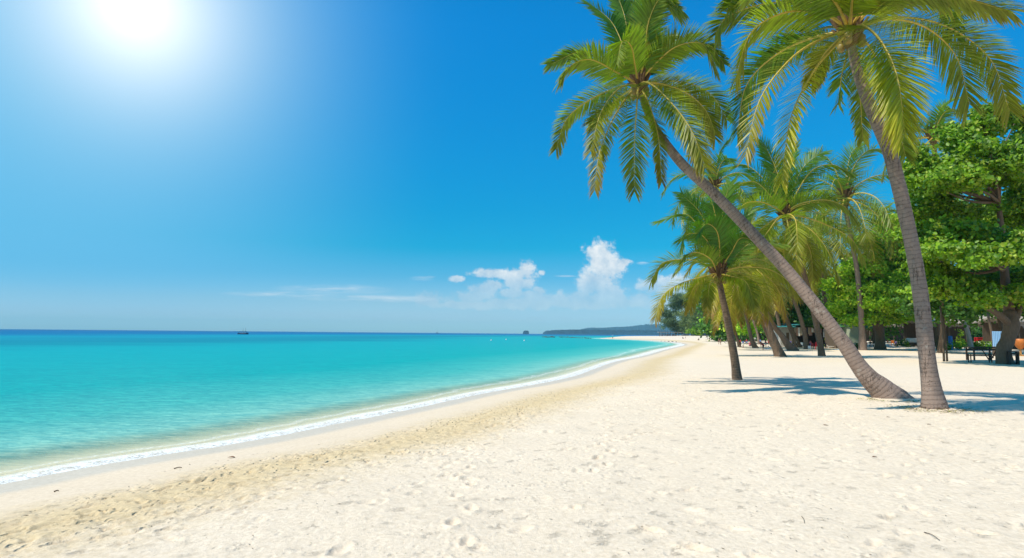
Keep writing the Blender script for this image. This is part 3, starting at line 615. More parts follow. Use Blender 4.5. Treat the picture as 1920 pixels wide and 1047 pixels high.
frB = [
 ([(400, 330, 1.2), (250, 268, 1.8), (85, 335, 2.0)], .22, dict(L=.72)),
 ([(440, 380, -.8), (290, 308, -1.6), (195, 340, -2.0), (150, 400, -2.1)], .3, dict(L=.9)),
 ([(480, 280, .8), (400, 110, 1.4), (285, 15, 1.8)], .12, dict(L=.85)),
 ([(500, 250, 1.0), (470, 80, 1.6), (420, -60, 2.0)], .1, dict(L=.8)),
 ([(535, 250, 1.2), (530, 60, 1.6), (525, -110, 1.8)], .1, dict(L=.8)),
 ([(560, 250, 1.0), (590, 110, 1.6), (650, -20, 2.2)], .12, dict(L=.8)),
 ([(570, 320, -.5), (590, 120, -1.2), (650, 5, -1.8), (745, 65, -2.3)], .35, dict(L=.95)),
 ([(525, 340, -1.0), (505, 240, -2.0), (465, 210, -2.6), (430, 330, -3.2)], .28, dict(L=.85)),
 ([(620, 340, -.6), (740, 240, -1.2), (870, 225, -1.6), (935, 350, -2.0)], .38, dict(L=.95)),
 ([(610, 330, 1.0), (700, 230, 1.8), (820, 180, 2.2)], .15, dict(L=.8)),
 ([(640, 420, 1.0), (800, 430, 1.8), (920, 490, 2.1), (1000, 620, 2.2)], .3, dict(L=.85)),
 ([(640, 430, .2), (790, 480, .5), (890, 570, .6), (940, 690, .6)], .5, dict(L=.85)),
 ([(600, 430, -1.0), (700, 520, -1.8), (800, 660, -2.3), (865, 840, -2.4)], .55, dict(L=.95)),
 ([(580, 500, -.3), (640, 680, -.6), (662, 940, -.7)], .62, dict(L=.55, tipcol=RED)),
 ([(535, 540, -.8), (522, 740, -1.2), (522, 990, -1.3)], .42, dict(L=.8)),
 ([(470, 520, -.6), (390, 660, -1.2), (340, 800, -1.5), (318, 980, -1.6)], .6, dict(L=.65, tipcol=RED)),
 ([(440, 460, -1.2), (350, 580, -1.9), (298, 780, -2.3)], .5, dict(L=.7)),
 ([(440, 450, .8), (270, 530, 1.4), (170, 620, 1.6), (118, 770, 1.7)], .38, dict(L=.75)),
 ([(450, 500, .8), (370, 560, 1.4), (290, 640, 1.7)], .5, dict(L=.7)),
 ([(640, 340, .4), (790, 260, .6), (900, 230, .7), (985, 330, .7)], .25, dict(L=.7)),
 ([(500, 330, .5), (440, 280, .9), (360, 330, 1.4)], .15, dict(L=.8)),
 ([(580, 300, .2), (640, 210, .2), (700, 190, .2)], .15, dict(L=.8)),
 ([(540, 280, .3), (545, 140, .5), (560, 40, .5)], .05, dict(L=.8))]
o, hB = hero('coconut_palm', 'coconut palm with a long trunk leaning steeply left over the sand towards the sea', (1678, 750),
     [(1196, 158), (1212, 205), (1228, 240), (1247, 268), (1281, 310), (1330, 355), (1379, 404), (1427, 455), (1460, 490), (1492, 527), (1525, 568), (1551, 602), (1583, 645), (1611, 687), (1632, 712), (1656, 734), (1680, 750)],
     [11, 14, 16, 17, 19, 20, 22, 23, 24, 25, 27, 28, 30, 34, 42, 54, 74], 24.0, frB, (1000, 0), 2.755, M['bark'], 1.20, 126, .046, .052, None, 6, .35, sz=1.1)
frC = [
 ([(420, 650, -.6), (350, 555, -1.2), (265, 560, -1.5), (235, 640, -1.6)], .12, dict(L=1.1)),
 ([(400, 640, .4), (270, 440, .8), (110, 478, 1.0)], .12, dict(L=.9)),
 ([(420, 600, .8), (340, 420, 1.2), (240, 325, 1.4)], .08, dict(L=1)),
 ([(450, 560, .3), (425, 400, .5), (390, 290, .6)], .05, dict(L=1)),
 ([(480, 580, .2), (480, 400, .4), (520, 262, .6)], .08, dict(L=1)),
 ([(400, 735, .3), (280, 700, .6), (130, 720, .8), (65, 820, .9)], .35, dict(L=.9)),
 ([(400, 790, -.4), (230, 840, -.8), (130, 910, -.9), (88, 1045, -.9)], .68, dict(L=.75, tipcol=BRN)),
 ([(400, 800, .3), (320, 850, .5), (262, 985, .6)], .62, dict(L=.7)),
 ([(420, 810, -.5), (400, 860, -.9), (388, 965, -1.0)], .55, dict(L=.6)),
 ([(560, 745, -.3), (740, 755, -.7), (850, 820, -.9), (910, 910, -1.0)], .58, dict(L=.9)),
 ([(510, 795, -.6), (600, 830, -1.2), (645, 960, -1.3)], .55, dict(L=.9)),
 ([(540, 770, .3), (680, 840, .6), (740, 990, .7)], .6, dict(L=.8)),
 ([(540, 690, .6), (650, 600, 1.0), (820, 615, 1.2)], .2, dict(L=.9)),
 ([(530, 650, -.2), (590, 560, -.5), (710, 590, -.7)], .15, dict(L=.9)),
 ([(500, 640, .6), (560, 500, 1.0), (640, 420, 1.2)], .1, dict(L=.9)),
 ([(400, 690, -.8), (300, 660, -1.3), (215, 760, -1.5)], .3, dict(L=.8)),
 ([(460, 620, -.6), (440, 520, -1.1), (380, 480, -1.6), (320, 560, -1.9)], .1, dict(L=.9)),
 ([(500, 760, .8), (560, 850, 1.2), (580, 1000, 1.2)], .65, dict(L=.7)),
 ([(560, 720, .9), (700, 700, 1.4), (830, 780, 1.6)], .4, dict(L=.8))]
o, hC = hero('coconut_palm', 'short slim palm with yellowing lower fronds alone on open sand', (1383, 714),
     [(1346, 513), (1350, 535), (1355, 560), (1361, 586), (1367, 616), (1373, 647), (1378, 678), (1381, 702), (1383, 714)],
     [10, 12, 12, 13, 14, 15, 16, 18, 21], 29.6, frC, (1200, 260), 3.08, M['bark_dark'], 1.05, 92, .040, .045, None, 4, .2, sz=1.0)
frD = [
 ([(820, 340, .5), (790, 190, 1.2), (718, 30, 1.6)], .1, {}), ([(845, 320, 0), (850, 190, .3), (885, 55, .6)], .1, {}),
 ([(870, 340, 1.2), (940, 170, 2.0), (1050, 78, 2.5)], .1, {}), ([(890, 340, -1), (1000, 180, -2), (1110, 150, -2.5), (1215, 200, -3)], .22, {}),
 ([(910, 390, -1.5), (1080, 365, -3), (1200, 410, -3.5), (1262, 500, -3.6)], .35, {}), ([(900, 350, 2), (1020, 300, 3), (1130, 350, 3.4)], .1, {}),
 ([(930, 450, .5), (1080, 500, 1), (1220, 580, 1.5), (1300, 700, 1.5)], .4, {}), ([(900, 470, -1), (1020, 560, -2), (1100, 680, -2.5), (1145, 800, -2.5)], .5, {}),
 ([(870, 440, -2), (900, 480, -4), (910, 640, -5)], .45, dict(L=.9)), ([(790, 350, 1), (700, 220, 2), (600, 150, 2.4), (505, 175, 2.5)], .15, {}),
 ([(770, 350, -.5), (660, 250, -1), (515, 285, -1.5)], .3, {}), ([(780, 400, -1.5), (690, 365, -2.5), (600, 380, -3), (545, 460, -3)], .3, {}),
 ([(790, 470, -1), (730, 550, -2), (640, 650, -2.5)], .45, {}), ([(770, 470, .8), (640, 580, 1.5), (520, 730, 2)], .4, {}),
 ([(845, 520, .5), (830, 640, 1), (850, 780, 1)], .4, dict(L=.8)), ([(900, 520, .8), (980, 640, 1.5), (1000, 800, 1.6)], .5, dict(L=.8)),
 ([(800, 330, .4), (740, 290, 1), (640, 330, 1.6)], .2, {}), ([(860, 520, -1), (900, 640, -2), (900, 780, -2)], .55, dict(L=.8)),
 ([(760, 500, 1.5), (690, 640, 2.2), (640, 800, 2.3)], .5, dict(L=.8)), ([(930, 420, 2), (1060, 440, 3), (1180, 540, 3.5)], .3, {})]
o, hD = hero('coconut_palm', 'tall full-crowned palm just right of the long leaning trunk', (1541, 668),
     [(1473, 403), (1483, 440), (1493, 468), (1502, 496), (1512, 530), (1521, 565), (1528, 595), (1534, 626), (1539, 652), (1541, 668)],
     [8, 9, 9, 10, 11, 11, 12, 12, 13, 16], 64, frD, (1200, 260), 3.08, M['bark_dark'], 2.2, 84, .085, .11, None, 0, .1, sz=2.2)

def auto_fronds(o, h, R, n, seed, pairs=54, wid=.10, age0=.3, Lm=None, segs=3, lean=(0, 0)):
    rr = random.Random(seed)
    for k in range(n):
        az = k * 2.39996 + rr.uniform(-.25, .25); e = math.radians(82 - 118 * (k / (n - 1)) ** .9 + rr.uniform(-8, 8)); L = R * rr.uniform(.88, 1.12) * (.8 if k < 2 else 1)
        d = np.array([math.cos(az) * math.cos(e), math.sin(az) * math.cos(e), math.sin(e)]); p = np.array(h, float); P = [p]
        bend = .34 + .28 * math.cos(e)
        for s in range(4):
            d = nrm(d + np.array([lean[0] * .1, lean[1] * .1, -bend * (.45 + .38 * s)])); p = p + d * L / 4 * (1.12 if s == 0 else 1); P.append(p)
        frond(P, o, pairs, (Lm or R * .27), wid, min(.85, max(.05, age0 + .45 * (k / n) + rr.uniform(-.1, .1))), segs, r0=R * .013, droop=.16)
def palm(label, path, widths, R, n=20, seed=1, age0=.3, mat='bark_dark', group=None, Yt=None, pairs=54, wid=.10, nuts=0):
    """path from crown to base in photo points; the base stands on the sand"""
    bp = gnd(*path[-1]); o = thing('coconut_palm', label, 'palm tree', bp, group); Yh = Yt or bp[1]; m = len(path); P = []; Rr = []
    v0, v1 = path[0][1], path[-1][1]
    for (u, v), w in zip(path, widths):
        Yd = Yh + (bp[1] - Yh) * (v - v0) / (v1 - v0); P.append(at(u, v, Yd)); Rr.append(w / 2 / (F / Yd) / math.hypot(1, (u - 960) / F) ** 1.2)
    P = P[::-1]; Rr = Rr[::-1]; P[0] = P[0] - np.array([0, 0, .3]); trunk(o, P, Rr, M[mat], 12, .2, .15)
    heart(o, P[-1], R * .28, nuts, P[-1] - P[-2]); auto_fronds(o, P[-1], R, n, seed, pairs, wid, age0)
    return o
GP = 'leaning palms along the back of the beach'
palm('tall palm whose small crown rises left of and above the long leaning trunk', [(1340, 348), (1362, 420), (1390, 500), (1420, 580), (1452, 650)], [7, 7, 7, 8, 12], 9.2, 20, 21, .10, Yt=100, wid=.13)
palm('tall palm with crown right of the full-crowned palm and pale straight trunk with mossy foot', [(1583, 372), (1592, 430), (1606, 500), (1613, 570), (1616, 620), (1618, 657)], [9, 9, 10, 11, 12, 18], 11.5, 22, 33, .15, 'bark', Yt=98, wid=.13)
palm('dark palm top showing above the broad green tree beside the nearest trunk', [(1750, 258), (1760, 400), (1766, 520), (1768, 620), (1762, 662)], [11, 11, 11, 12, 14], 7.0, 16, 47, .08, 'bark_dark', Yt=72, wid=.10)
palm('low palm crown spreading between the two near trunks in front of the broad green tree', [(1772, 372), (1768, 440), (1764, 540), (1758, 610), (1760, 656)], [9, 9, 9, 9, 11], 9.2, 15, 52, .35, 'bark_dark', Yt=96, wid=.12)
palm('thick-footed leaning palm, front one of the leaning group behind the short slim palm', [(1388, 500), (1405, 540), (1426, 578), (1436, 600), (1446, 627), (1456, 652), (1465, 669)], [11, 12, 13, 13, 14, 18, 26], 6.8, 20, 61, .55, group=None, wid=.10)
palm('leaning palm with orange-brown flared foot, second of the leaning group', [(1408, 520), (1422, 556), (1436, 582), (1452, 613), (1466, 630), (1476, 645), (1490, 658)], [8, 9, 10, 10, 11, 14, 22], 7.4, 18, 62, .6, wid=.12)
palm('grey leaning palm in front of the teal-roofed shop', [(1424, 505), (1449, 557), (1471, 590), (1480, 611), (1489, 632), (1499, 652)], [8, 9, 9, 9, 10, 15], 8.2, 18, 63, .5, wid=.13)
palm('grey curved palm at the right part of the teal-roofed shop front', [(1468, 492), (1486, 555), (1499, 590), (1505, 611), (1510, 632), (1512, 655)], [7, 8, 8, 8, 9, 11], 8.4, 18, 64, .45, wid=.13)
palm('slim leaning palm standing between the short slim palm and the thick-footed one', [(1379, 520), (1386, 548), (1392, 569), (1401, 600), (1406, 623), (1411, 641), (1418, 653)], [6, 6, 7, 7, 7, 8, 13], 6.8, 16, 65, .6, wid=.12)
palm('very thin pale bent palm trunk behind the leaning group', [(1392, 540), (1398, 565), (1408, 592), (1416, 612), (1421, 630), (1423, 646)], [4, 4, 4, 4, 4, 6], 6.5, 14, 66, .65, 'bark', wid=.13)
palm('small yellow palm partly hidden behind the short slim palm trunk', [(1360, 572), (1367, 585), (1372, 600), (1379, 624), (1384, 640), (1387, 651)], [4, 4, 5, 5, 6, 8], 5.6, 16, 67, .55, wid=.12)
palm('palm with green crown filling between the full-crowned palm and the mossy-footed palm', [(1532, 452), (1538, 500), (1546, 560), (1552, 620), (1554, 652)], [7, 7, 8, 8, 12], 9.0, 20, 71, .25, wid=.14)
palm('low green palm crown just left of the nearest trunk behind the spreading tree', [(1640, 455), (1640, 520), (1640, 600), (1641, 650)], [8, 8, 8, 12], 8.6, 18, 72, .2, Yt=118, wid=.14)
palm('palm with yellow-green crown directly behind the short slim palm crown', [(1432, 470), (1442, 520), (1455, 580), (1468, 640), (1472, 650)], [6, 7, 7, 8, 10], 8.0, 20, 73, .4, wid=.14)
#==END2

# ------------------------------------------------------------------ broadleaf trees
def leaves(parent, name, pads, n, size, pal, mat='leaf', shell=.55, flat=.35, hexa=True, dens=None, tuft=.25):
    """pads = (cx, cy, cz, rx, ry, rz) ellipsoids in metres; leaves sit in small tufts spread through them"""
    pads = np.array(pads, float); sub = []
    for p in pads:
        for _ in range(6):
            e = RNG.uniform(-1, 1, 3); f = RNG.uniform(.28, .6); sub.append((p[0] + e[0] * p[3] * .85, p[1] + e[1] * p[4] * .8, p[2] + e[2] * p[5] * 1.0 - .25 * p[5] * (abs(e[0]) + abs(e[1])), p[3] * f, p[4] * f, p[5] * f * RNG.uniform(.7, 1.5)))
    pads = np.array(sub); vol = pads[:, 3] * pads[:, 4] * .6 + pads[:, 3] * pads[:, 5] * 1.4; pr = vol / vol.sum()
    per = 9; nt = max(1, n // per); k = RNG.choice(len(pads), nt, p=pr); q = nrm(RNG.normal(size=(nt, 3))); q[:, 2] = np.where(RNG.random(nt) < .35, np.abs(q[:, 2]), q[:, 2])
    rr = RNG.uniform(shell, 1.0, nt) ** .6; P0 = pads[k, :3] + q * pads[k, 3:] * rr[:, None] * (1 + .30 * RNG.normal(size=(nt, 1)))
    nb = (vnoise(P0[:, 0] * .9 / size * .25 + 3, P0[:, 2] * .9 / size * .25 + P0[:, 1] * .3)); nb = .6 * nb + .4 * vnoise(P0[:, 0] / size * .55, P0[:, 2] / size * .8 + P0[:, 1]); keep = nb > RNG.uniform(.22, .56, nt); P0 = P0[keep]; q = q[keep]; nt = len(P0)
    P = np.repeat(P0, per, 0) + RNG.normal(size=(nt * per, 3)) * size * np.array([1.1, 1.1, .7]) ; m = len(P)
    outw = np.repeat(q, per, 0); N = nrm(RNG.normal(size=(m, 3)) * .6 + outw * .55 + np.array([-.12, -.3, flat + .1])); A = nrm(np.cross(N, RNG.normal(size=(m, 3)))); Bv = np.cross(N, A)
    sz = size * RNG.uniform(.65, 1.25, m)[:, None]; pal = np.array(pal); ci = RNG.random(m); base = pal[0] * (1 - ci[:, None]) + pal[1] * ci[:, None]
    tc = np.repeat(RNG.random(nt) < .16, per)[:, None]; base = np.where(tc, base * .35 + pal[2] * .65, base); base = base * RNG.uniform(.8, 1.2, (m, 1))
    if hexa:
        V = np.stack([P - A * sz * .55, P - A * sz * .2 + Bv * sz * .34 + N * sz * .09, P + A * sz * .3 + Bv * sz * .3 + N * sz * .08, P + A * sz * .55, P + A * sz * .3 - Bv * sz * .3 + N * sz * .08, P - A * sz * .2 - Bv * sz * .34 + N * sz * .09], 1)
        b = np.arange(m)[:, None] * 6; Fq = np.concatenate([b + np.array([[0, 3, 2, 1]]), b + np.array([[0, 5, 4, 3]])]); w = 6
    else:
        V = np.stack([P - A * sz, P - Bv * sz * .13, P + A * sz, P + Bv * sz * .13], 1); b = np.arange(m)[:, None] * 4; Fq = b + np.array([[0, 1, 2, 3]]); w = 4
    return mk(name, V.reshape(-1, 3), Fq, M[mat], parent, cols=np.repeat(base, w, 0))
def px_pads(pads, Y):
    out = []
    for (u, v, ru, rv, dy) in pads:
        c = at(u, v, Y + dy); s = (Y + dy) / F; out.append((c[0], c[1], c[2], ru * s, ru * s * .9, rv * s))
    return out
def limbs(parent, start, pads, r0, nb=10, seed=1, name='branch', mat='wood_bark', sub=2):
    rr = random.Random(seed); mb = MB(); st = np.array(start, float)
    for k in range(min(nb, len(pads))):
        c = np.array(pads[k][:3]); d = c - st; mid = st + d * .45 + np.array([rr.uniform(-.1, .1), rr.uniform(-.1, .1), -.06 + rr.uniform(-.05, .08)]) * np.linalg.norm(d)
        pth = smooth_path([st, mid, c], 9); mb.tube(pth, np.linspace(r0 * rr.uniform(.5, .8), r0 * .12, 9), 6)
        for j in range(sub):
            i = rr.randint(3, 7); e = pth[i] + np.array([rr.uniform(-1, 1) * pads[k][3], rr.uniform(-1, 1) * pads[k][4], rr.uniform(0, 1) * pads[k][5]]) * .8
            mb.tube(smooth_path([pth[i], (pth[i] + e) / 2 + np.array([0, 0, .15]), e], 5), np.linspace(r0 * .2, r0 * .05, 5), 5)
    mb.build(name, M[mat], parent, smooth=True)
PAL_B = [(.09, .20, .008), (.26, .42, .012), (.46, .50, .04)]
PAL_Y = [(.24, .46, .015), (.42, .62, .02), (.62, .66, .05)]
PAL_D = [(.04, .12, .012), (.09, .21, .014), (.16, .28, .02)]
def tree_trunk(o, pts, rad, name='trunk', mat='wood_bark', n=14):
    P = smooth_path(pts, 26); L0 = np.linspace(0, 1, len(rad)); r = np.interp(np.linspace(0, 1, 26), L0, rad); a = np.arange(n) * 2 * math.pi / n
    R2 = r[:, None] * (1 + .22 * (vnoise(a[None] * 1.3 + 9, np.arange(26)[:, None] * .35 + o.location.x) - .5) + .25 * np.exp(-np.arange(26)[:, None] / 2.5) * np.cos(a * 5)[None])
    V, Fq, tl = tube(P, R2, n, True); return mk(name, V, Fq, M[mat], o, smooth=True)
# large tiered tree at the right edge
bp = gnd(1885, 683); Y0 = bp[1]
o = thing('almond_tree', 'huge broad-leaved tree with tiered bright green crown and forked trunk at the right edge', 'tree', bp)
A = lambda u, v, dy=0: at(u, v, Y0 + dy)
tree_trunk(o, [bp - np.array([0, 0, .3]), A(1882, 660), A(1889, 636), A(1896, 612), A(1892, 585, .3)], [.75, .55, .52, .60, .5])
mb = MB(); mb.tube(smooth_path([A(1897, 612), A(1872, 590, -.6), A(1845, 575, -1), A(1812, 566, -1.5)], 14), np.linspace(.34, .13, 14), 8); mb.build('branch', M['wood_bark'], o, smooth=True)
mb = MB(); mb.tube(smooth_path([A(1897, 612), A(1920, 560, .4), A(1960, 500, 1)], 10), np.linspace(.34, .15, 10), 8); mb.build('branch', M['wood_bark'], o, smooth=True)
mb = MB(); mb.tube(smooth_path([A(1893, 590, .3), A(1884, 520, 1), A(1880, 450, 1.5), A(1872, 380, 1.5), A(1870, 330, 1)], 18), np.linspace(.42, .12, 18), 8); mb.build('branch', M['wood_bark'], o, smooth=True)
T1 = [(1702, 322, 24, 8, -1), (1716, 298, 20, 8, -1), (1694, 348, 20, 6, -2), (1796, 240, 24, 8, 0), (1838, 214, 17, 10, 0), (1880, 214, 20, 8, 0), (1700, 404, 22, 7, 0), (1800, 405, 60, 12, 3), (1890, 400, 50, 14, 4), (1742, 395, 36, 10, 1), (1850, 238, 34, 16, 0), (1905, 225, 40, 22, 2), (1812, 272, 50, 15, -1), (1745, 300, 48, 17, 0), (1858, 290, 60, 20, -3), (1912, 280, 50, 26, 1), (1726, 335, 42, 15, -2), (1790, 338, 60, 15, -3), (1862, 338, 60, 16, 0),
      (1925, 350, 50, 26, 2), (1750, 365, 34, 8, 2), (1960, 300, 60, 40, 2), (1960, 420, 60, 40, 3), (1722, 428, 34, 14, 2), (1800, 436, 62, 14, -1), (1872, 446, 60, 15, -3), (1742, 462, 42, 14, -1), (1925, 460, 50, 18, -4), (1786, 472, 60, 12, -4),
      (1852, 480, 62, 12, -5), (1755, 506, 46, 14, 1), (1920, 520, 60, 20, 2), (1775, 545, 50, 18, -1), (1842, 552, 60, 14, -1), (1905, 556, 50, 15, 0), (1830, 520, 50, 12, 4)]
pads = px_pads(T1, Y0)
leaves(o, 'crown', pads, 118000, .33, PAL_B)
limbs(o, A(1872, 380, 1.5), [pads[i] for i in (10, 12, 13, 14, 16, 17, 0, 1, 3, 4, 11)], .26, 11, 3)
limbs(o, A(1884, 500, 1), [pads[i] for i in (23, 24, 25, 26, 28, 29, 27, 30)], .3, 8, 4)
# bright spreading tree behind the nearest palm
bp = gnd(1650, 656); Y0 = bp[1]
o = thing('almond_tree', 'spreading yellow-green tree with short dark fanned trunk between the two near palm trunks', 'tree', bp)
tree_trunk(o, [bp - np.array([0, 0, .4]), A(1650, 640), A(1649, 622), A(1647, 606)], [1.1, .78, .72, 1.0])
T2 = [(1690, 450, 34, 20, 0), (1600, 503, 34, 12, -1), (1668, 428, 40, 16, 2), (1640, 452, 30, 10, 2), (1692, 476, 34, 18, -2), (1650, 502, 48, 17, -2), (1606, 528, 44, 14, -1), (1682, 535, 46, 18, -3), (1630, 552, 46, 16, -3), (1588, 560, 34, 11, 0), (1576, 578, 26, 8, 0), (1655, 574, 52, 14, -3),
      (1702, 586, 38, 11, -2), (1618, 592, 34, 8, -2), (1722, 520, 38, 22, 0), (1735, 565, 36, 18, 0), (1545, 533, 30, 9, 1), (1700, 500, 40, 15, 3)]
pads = px_pads(T2, Y0); leaves(o, 'crown', pads, 95000, .46, PAL_Y)
limbs(o, A(1648, 612), [pads[i] for i in (8, 11, 6, 9, 10, 5, 3, 4, 7, 13)], .5, 10, 5)
# darker trees closing the view behind
def bush(label, cat, base, pads, n, size, pal, name='broadleaf_tree', group=None, rt=.4, mat='leaf', hexa=True, Y=None):
    bp = np.array(gnd(*base), float)
    if Y: q = at(base[0], base[1], Y); bp = np.array([q[0], Y, hz(q[0], Y)])
    o = thing(name, label, cat, bp, group); pp = px_pads(pads, bp[1])
    top = np.mean([p[:3] for p in pp], 0); mid = bp * .5 + top * .5; mid[2] = (bp[2] + top[2]) * .5
    tree_trunk(o, [bp - np.array([0, 0, .3]), bp * .75 + mid * .25, mid, top], [rt, rt * .7, rt * .6, rt * .35], n=9)
    limbs(o, mid, pp, rt * .5, 6, len(label)); leaves(o, 'crown' if cat == 'tree' else 'foliage', pp, n, size, pal, mat, hexa=hexa); return o
bush('dark green dense tree behind the spreading yellow-green tree', 'tree', (1575, 640), [(1572, 545, 40, 24, 0), (1545, 565, 35, 22, 2), (1590, 590, 50, 18, -2), (1600, 520, 34, 20, 3), (1560, 600, 40, 14, 0)], 16000, .6, PAL_D, Y=128)
bush('dark tree with leafy crown above the teal-roofed shop', 'tree', (1500, 640), [(1500, 560, 44, 30, 0), (1520, 585, 44, 20, -2), (1470, 585, 40, 20, 0), (1530, 540, 30, 22, 3), (1485, 600, 40, 9, -4)], 18000, .6, PAL_D, Y=138)
bush('shaded dark tree filling the gap above the long thatched hut', 'tree', (1700, 636), [(1690, 570, 60, 34, 0), (1740, 545, 50, 34, 2), (1720, 590, 60, 16, -3), (1660, 592, 50, 14, -3), (1700, 510, 40, 26, 4)], 18000, .65, PAL_D, Y=150)
bush('deep green tree showing dark between the tiers of the huge tree', 'tree', (1890, 640), [(1800, 400, 60, 26, 0), (1860, 400, 60, 30, 2), (1920, 420, 60, 40, 2), (1760, 430, 50, 40, 4), (1830, 520, 90, 40, 3), (1740, 530, 50, 36, 4), (1900, 540, 60, 40, 4), (1800, 566, 90, 16, 2), (1890, 572, 60, 14, 2), (1880, 330, 70, 30, 4)], 42000, .5, PAL_D, Y=84, rt=.35)
bush('tall tree behind the tiered tree at the far right edge', 'tree', (1950, 650), [(1940, 300, 60, 60, 0), (1960, 420, 60, 60, 0), (1950, 540, 60, 50, 0)], 12000, .5, PAL_D, Y=74, rt=.6)
bush('bright green low tree behind the leaning palms, right of the short slim palm', 'tree', (1425, 640), [(1400, 575, 36, 22, 0), (1440, 570, 36, 26, 2), (1420, 600, 50, 15, -2), (1385, 605, 30, 12, 0), (1455, 600, 30, 14, -2)], 15000, .6, PAL_Y, Y=165)
bush('lime green bushy tree just left of the short slim palm trunk', 'tree', (1345, 636), [(1345, 588, 26, 15, 0), (1365, 575, 26, 22, 3), (1335, 605, 20, 10, -3), (1360, 606, 26, 9, -3), (1380, 592, 24, 16, 2)], 10000, .75, PAL_Y, Y=235)
PAL_C = [(.09, .15, .04), (.17, .23, .05), (.26, .30, .06)]; PAL_C2 = [(.06, .12, .05), (.11, .18, .07), (.18, .24, .08)]
bush('blue-grey feathery casuarina tree at the seaward end of the far tree line', 'tree', (1268, 631), [(1262, 572, 20, 12, 0), (1274, 556, 18, 12, 2), (1250, 588, 16, 10, 1), (1262, 578, 18, 11, 0), (1256, 596, 16, 10, 0), (1272, 600, 22, 14, -4), (1266, 616, 22, 8, 0), (1250, 607, 10, 6, 0), (1278, 570, 16, 14, 3), (1282, 590, 16, 14, 3)], 34000, .9, PAL_C2, 'casuarina_tree', rt=.5, mat='needle', hexa=False, Y=420)
bush('tall olive feathery casuarina tree behind the short slim palm crown', 'tree', (1305, 632), [(1306, 546, 22, 18, 1), (1330, 530, 22, 18, 3), (1300, 560, 22, 22, 0), (1318, 545, 24, 22, 3), (1296, 590, 22, 16, -3), (1322, 580, 24, 22, -3), (1310, 608, 28, 12, -5), (1336, 560, 22, 26, 4), (1340, 600, 20, 18, 4)], 46000, .9, PAL_C, 'casuarina_tree', rt=.6, mat='needle', hexa=False, Y=400)
bush('low green scrub under the far casuarinas beside the shade posts', 'shrub', (1318, 632), [(1316, 620, 16, 6, 0), (1330, 616, 14, 8, 3), (1300, 622, 12, 5, 3)], 7000, .8, PAL_B, 'shrub', rt=.25, Y=380)
#==END3

# ------------------------------------------------------------------ far shore
def ridge(name, label, prof, Y, depth, seed, mat, bump, cat='hill', kind='structure'):
    us = np.arange(prof[0][0], prof[-1][0], .35); vs_ = np.interp(us, [p[0] for p in prof], [p[1] for p in prof]); n = len(us); rows = 9; V = []
    for i, (u, v) in enumerate(zip(us, vs_)):
        tp = at(u, v, Y); zt = max(0, tp[2])
        for k in range(rows):
            f = k / (rows - 1); zz = math.sin(math.pi * f) ** .7 * zt; y = Y + (f - .5) * depth
            w = 1 + bump * (vnoise(np.array(u * 1.3 + seed), np.array(k * 2.2 + seed)) - .5) + bump * .8 * (vnoise(np.array(u * 3.1 + seed), np.array(k * 5.0)) - .5)
            V.append((tp[0] * y / Y, y, zz * float(w) - (1 if k in (0, rows - 1) else 0)))
    Fq = [(i * rows + k, (i + 1) * rows + k, (i + 1) * rows + k + 1, i * rows + k + 1) for i in range(n - 1) for k in range(rows - 1)]
    o = mk(name, V, Fq, mat, smooth=False); return tag(o, label, cat, kind=kind)
M['hill'] = simple('haze_blue_hill', (.004, .055, .10), .95, .6, .05, 0); M['hill'].node_tree.nodes  # blue of distance haze put into the forest colour
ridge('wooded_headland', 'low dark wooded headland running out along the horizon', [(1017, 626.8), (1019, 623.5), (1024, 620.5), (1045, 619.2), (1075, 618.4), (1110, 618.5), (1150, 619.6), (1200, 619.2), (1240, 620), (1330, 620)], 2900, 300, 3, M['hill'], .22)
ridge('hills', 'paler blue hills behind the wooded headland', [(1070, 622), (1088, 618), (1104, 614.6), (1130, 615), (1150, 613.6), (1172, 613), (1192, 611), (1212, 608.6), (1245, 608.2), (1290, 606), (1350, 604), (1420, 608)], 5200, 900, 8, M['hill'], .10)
o = ridge('islet', 'small flat-topped rocky islet alone on the horizon', [(980, 626), (981, 622), (982.5, 620.4), (990, 620.3), (991.3, 622), (992, 626)], 3000, 40, 5, M['hill'], .15)
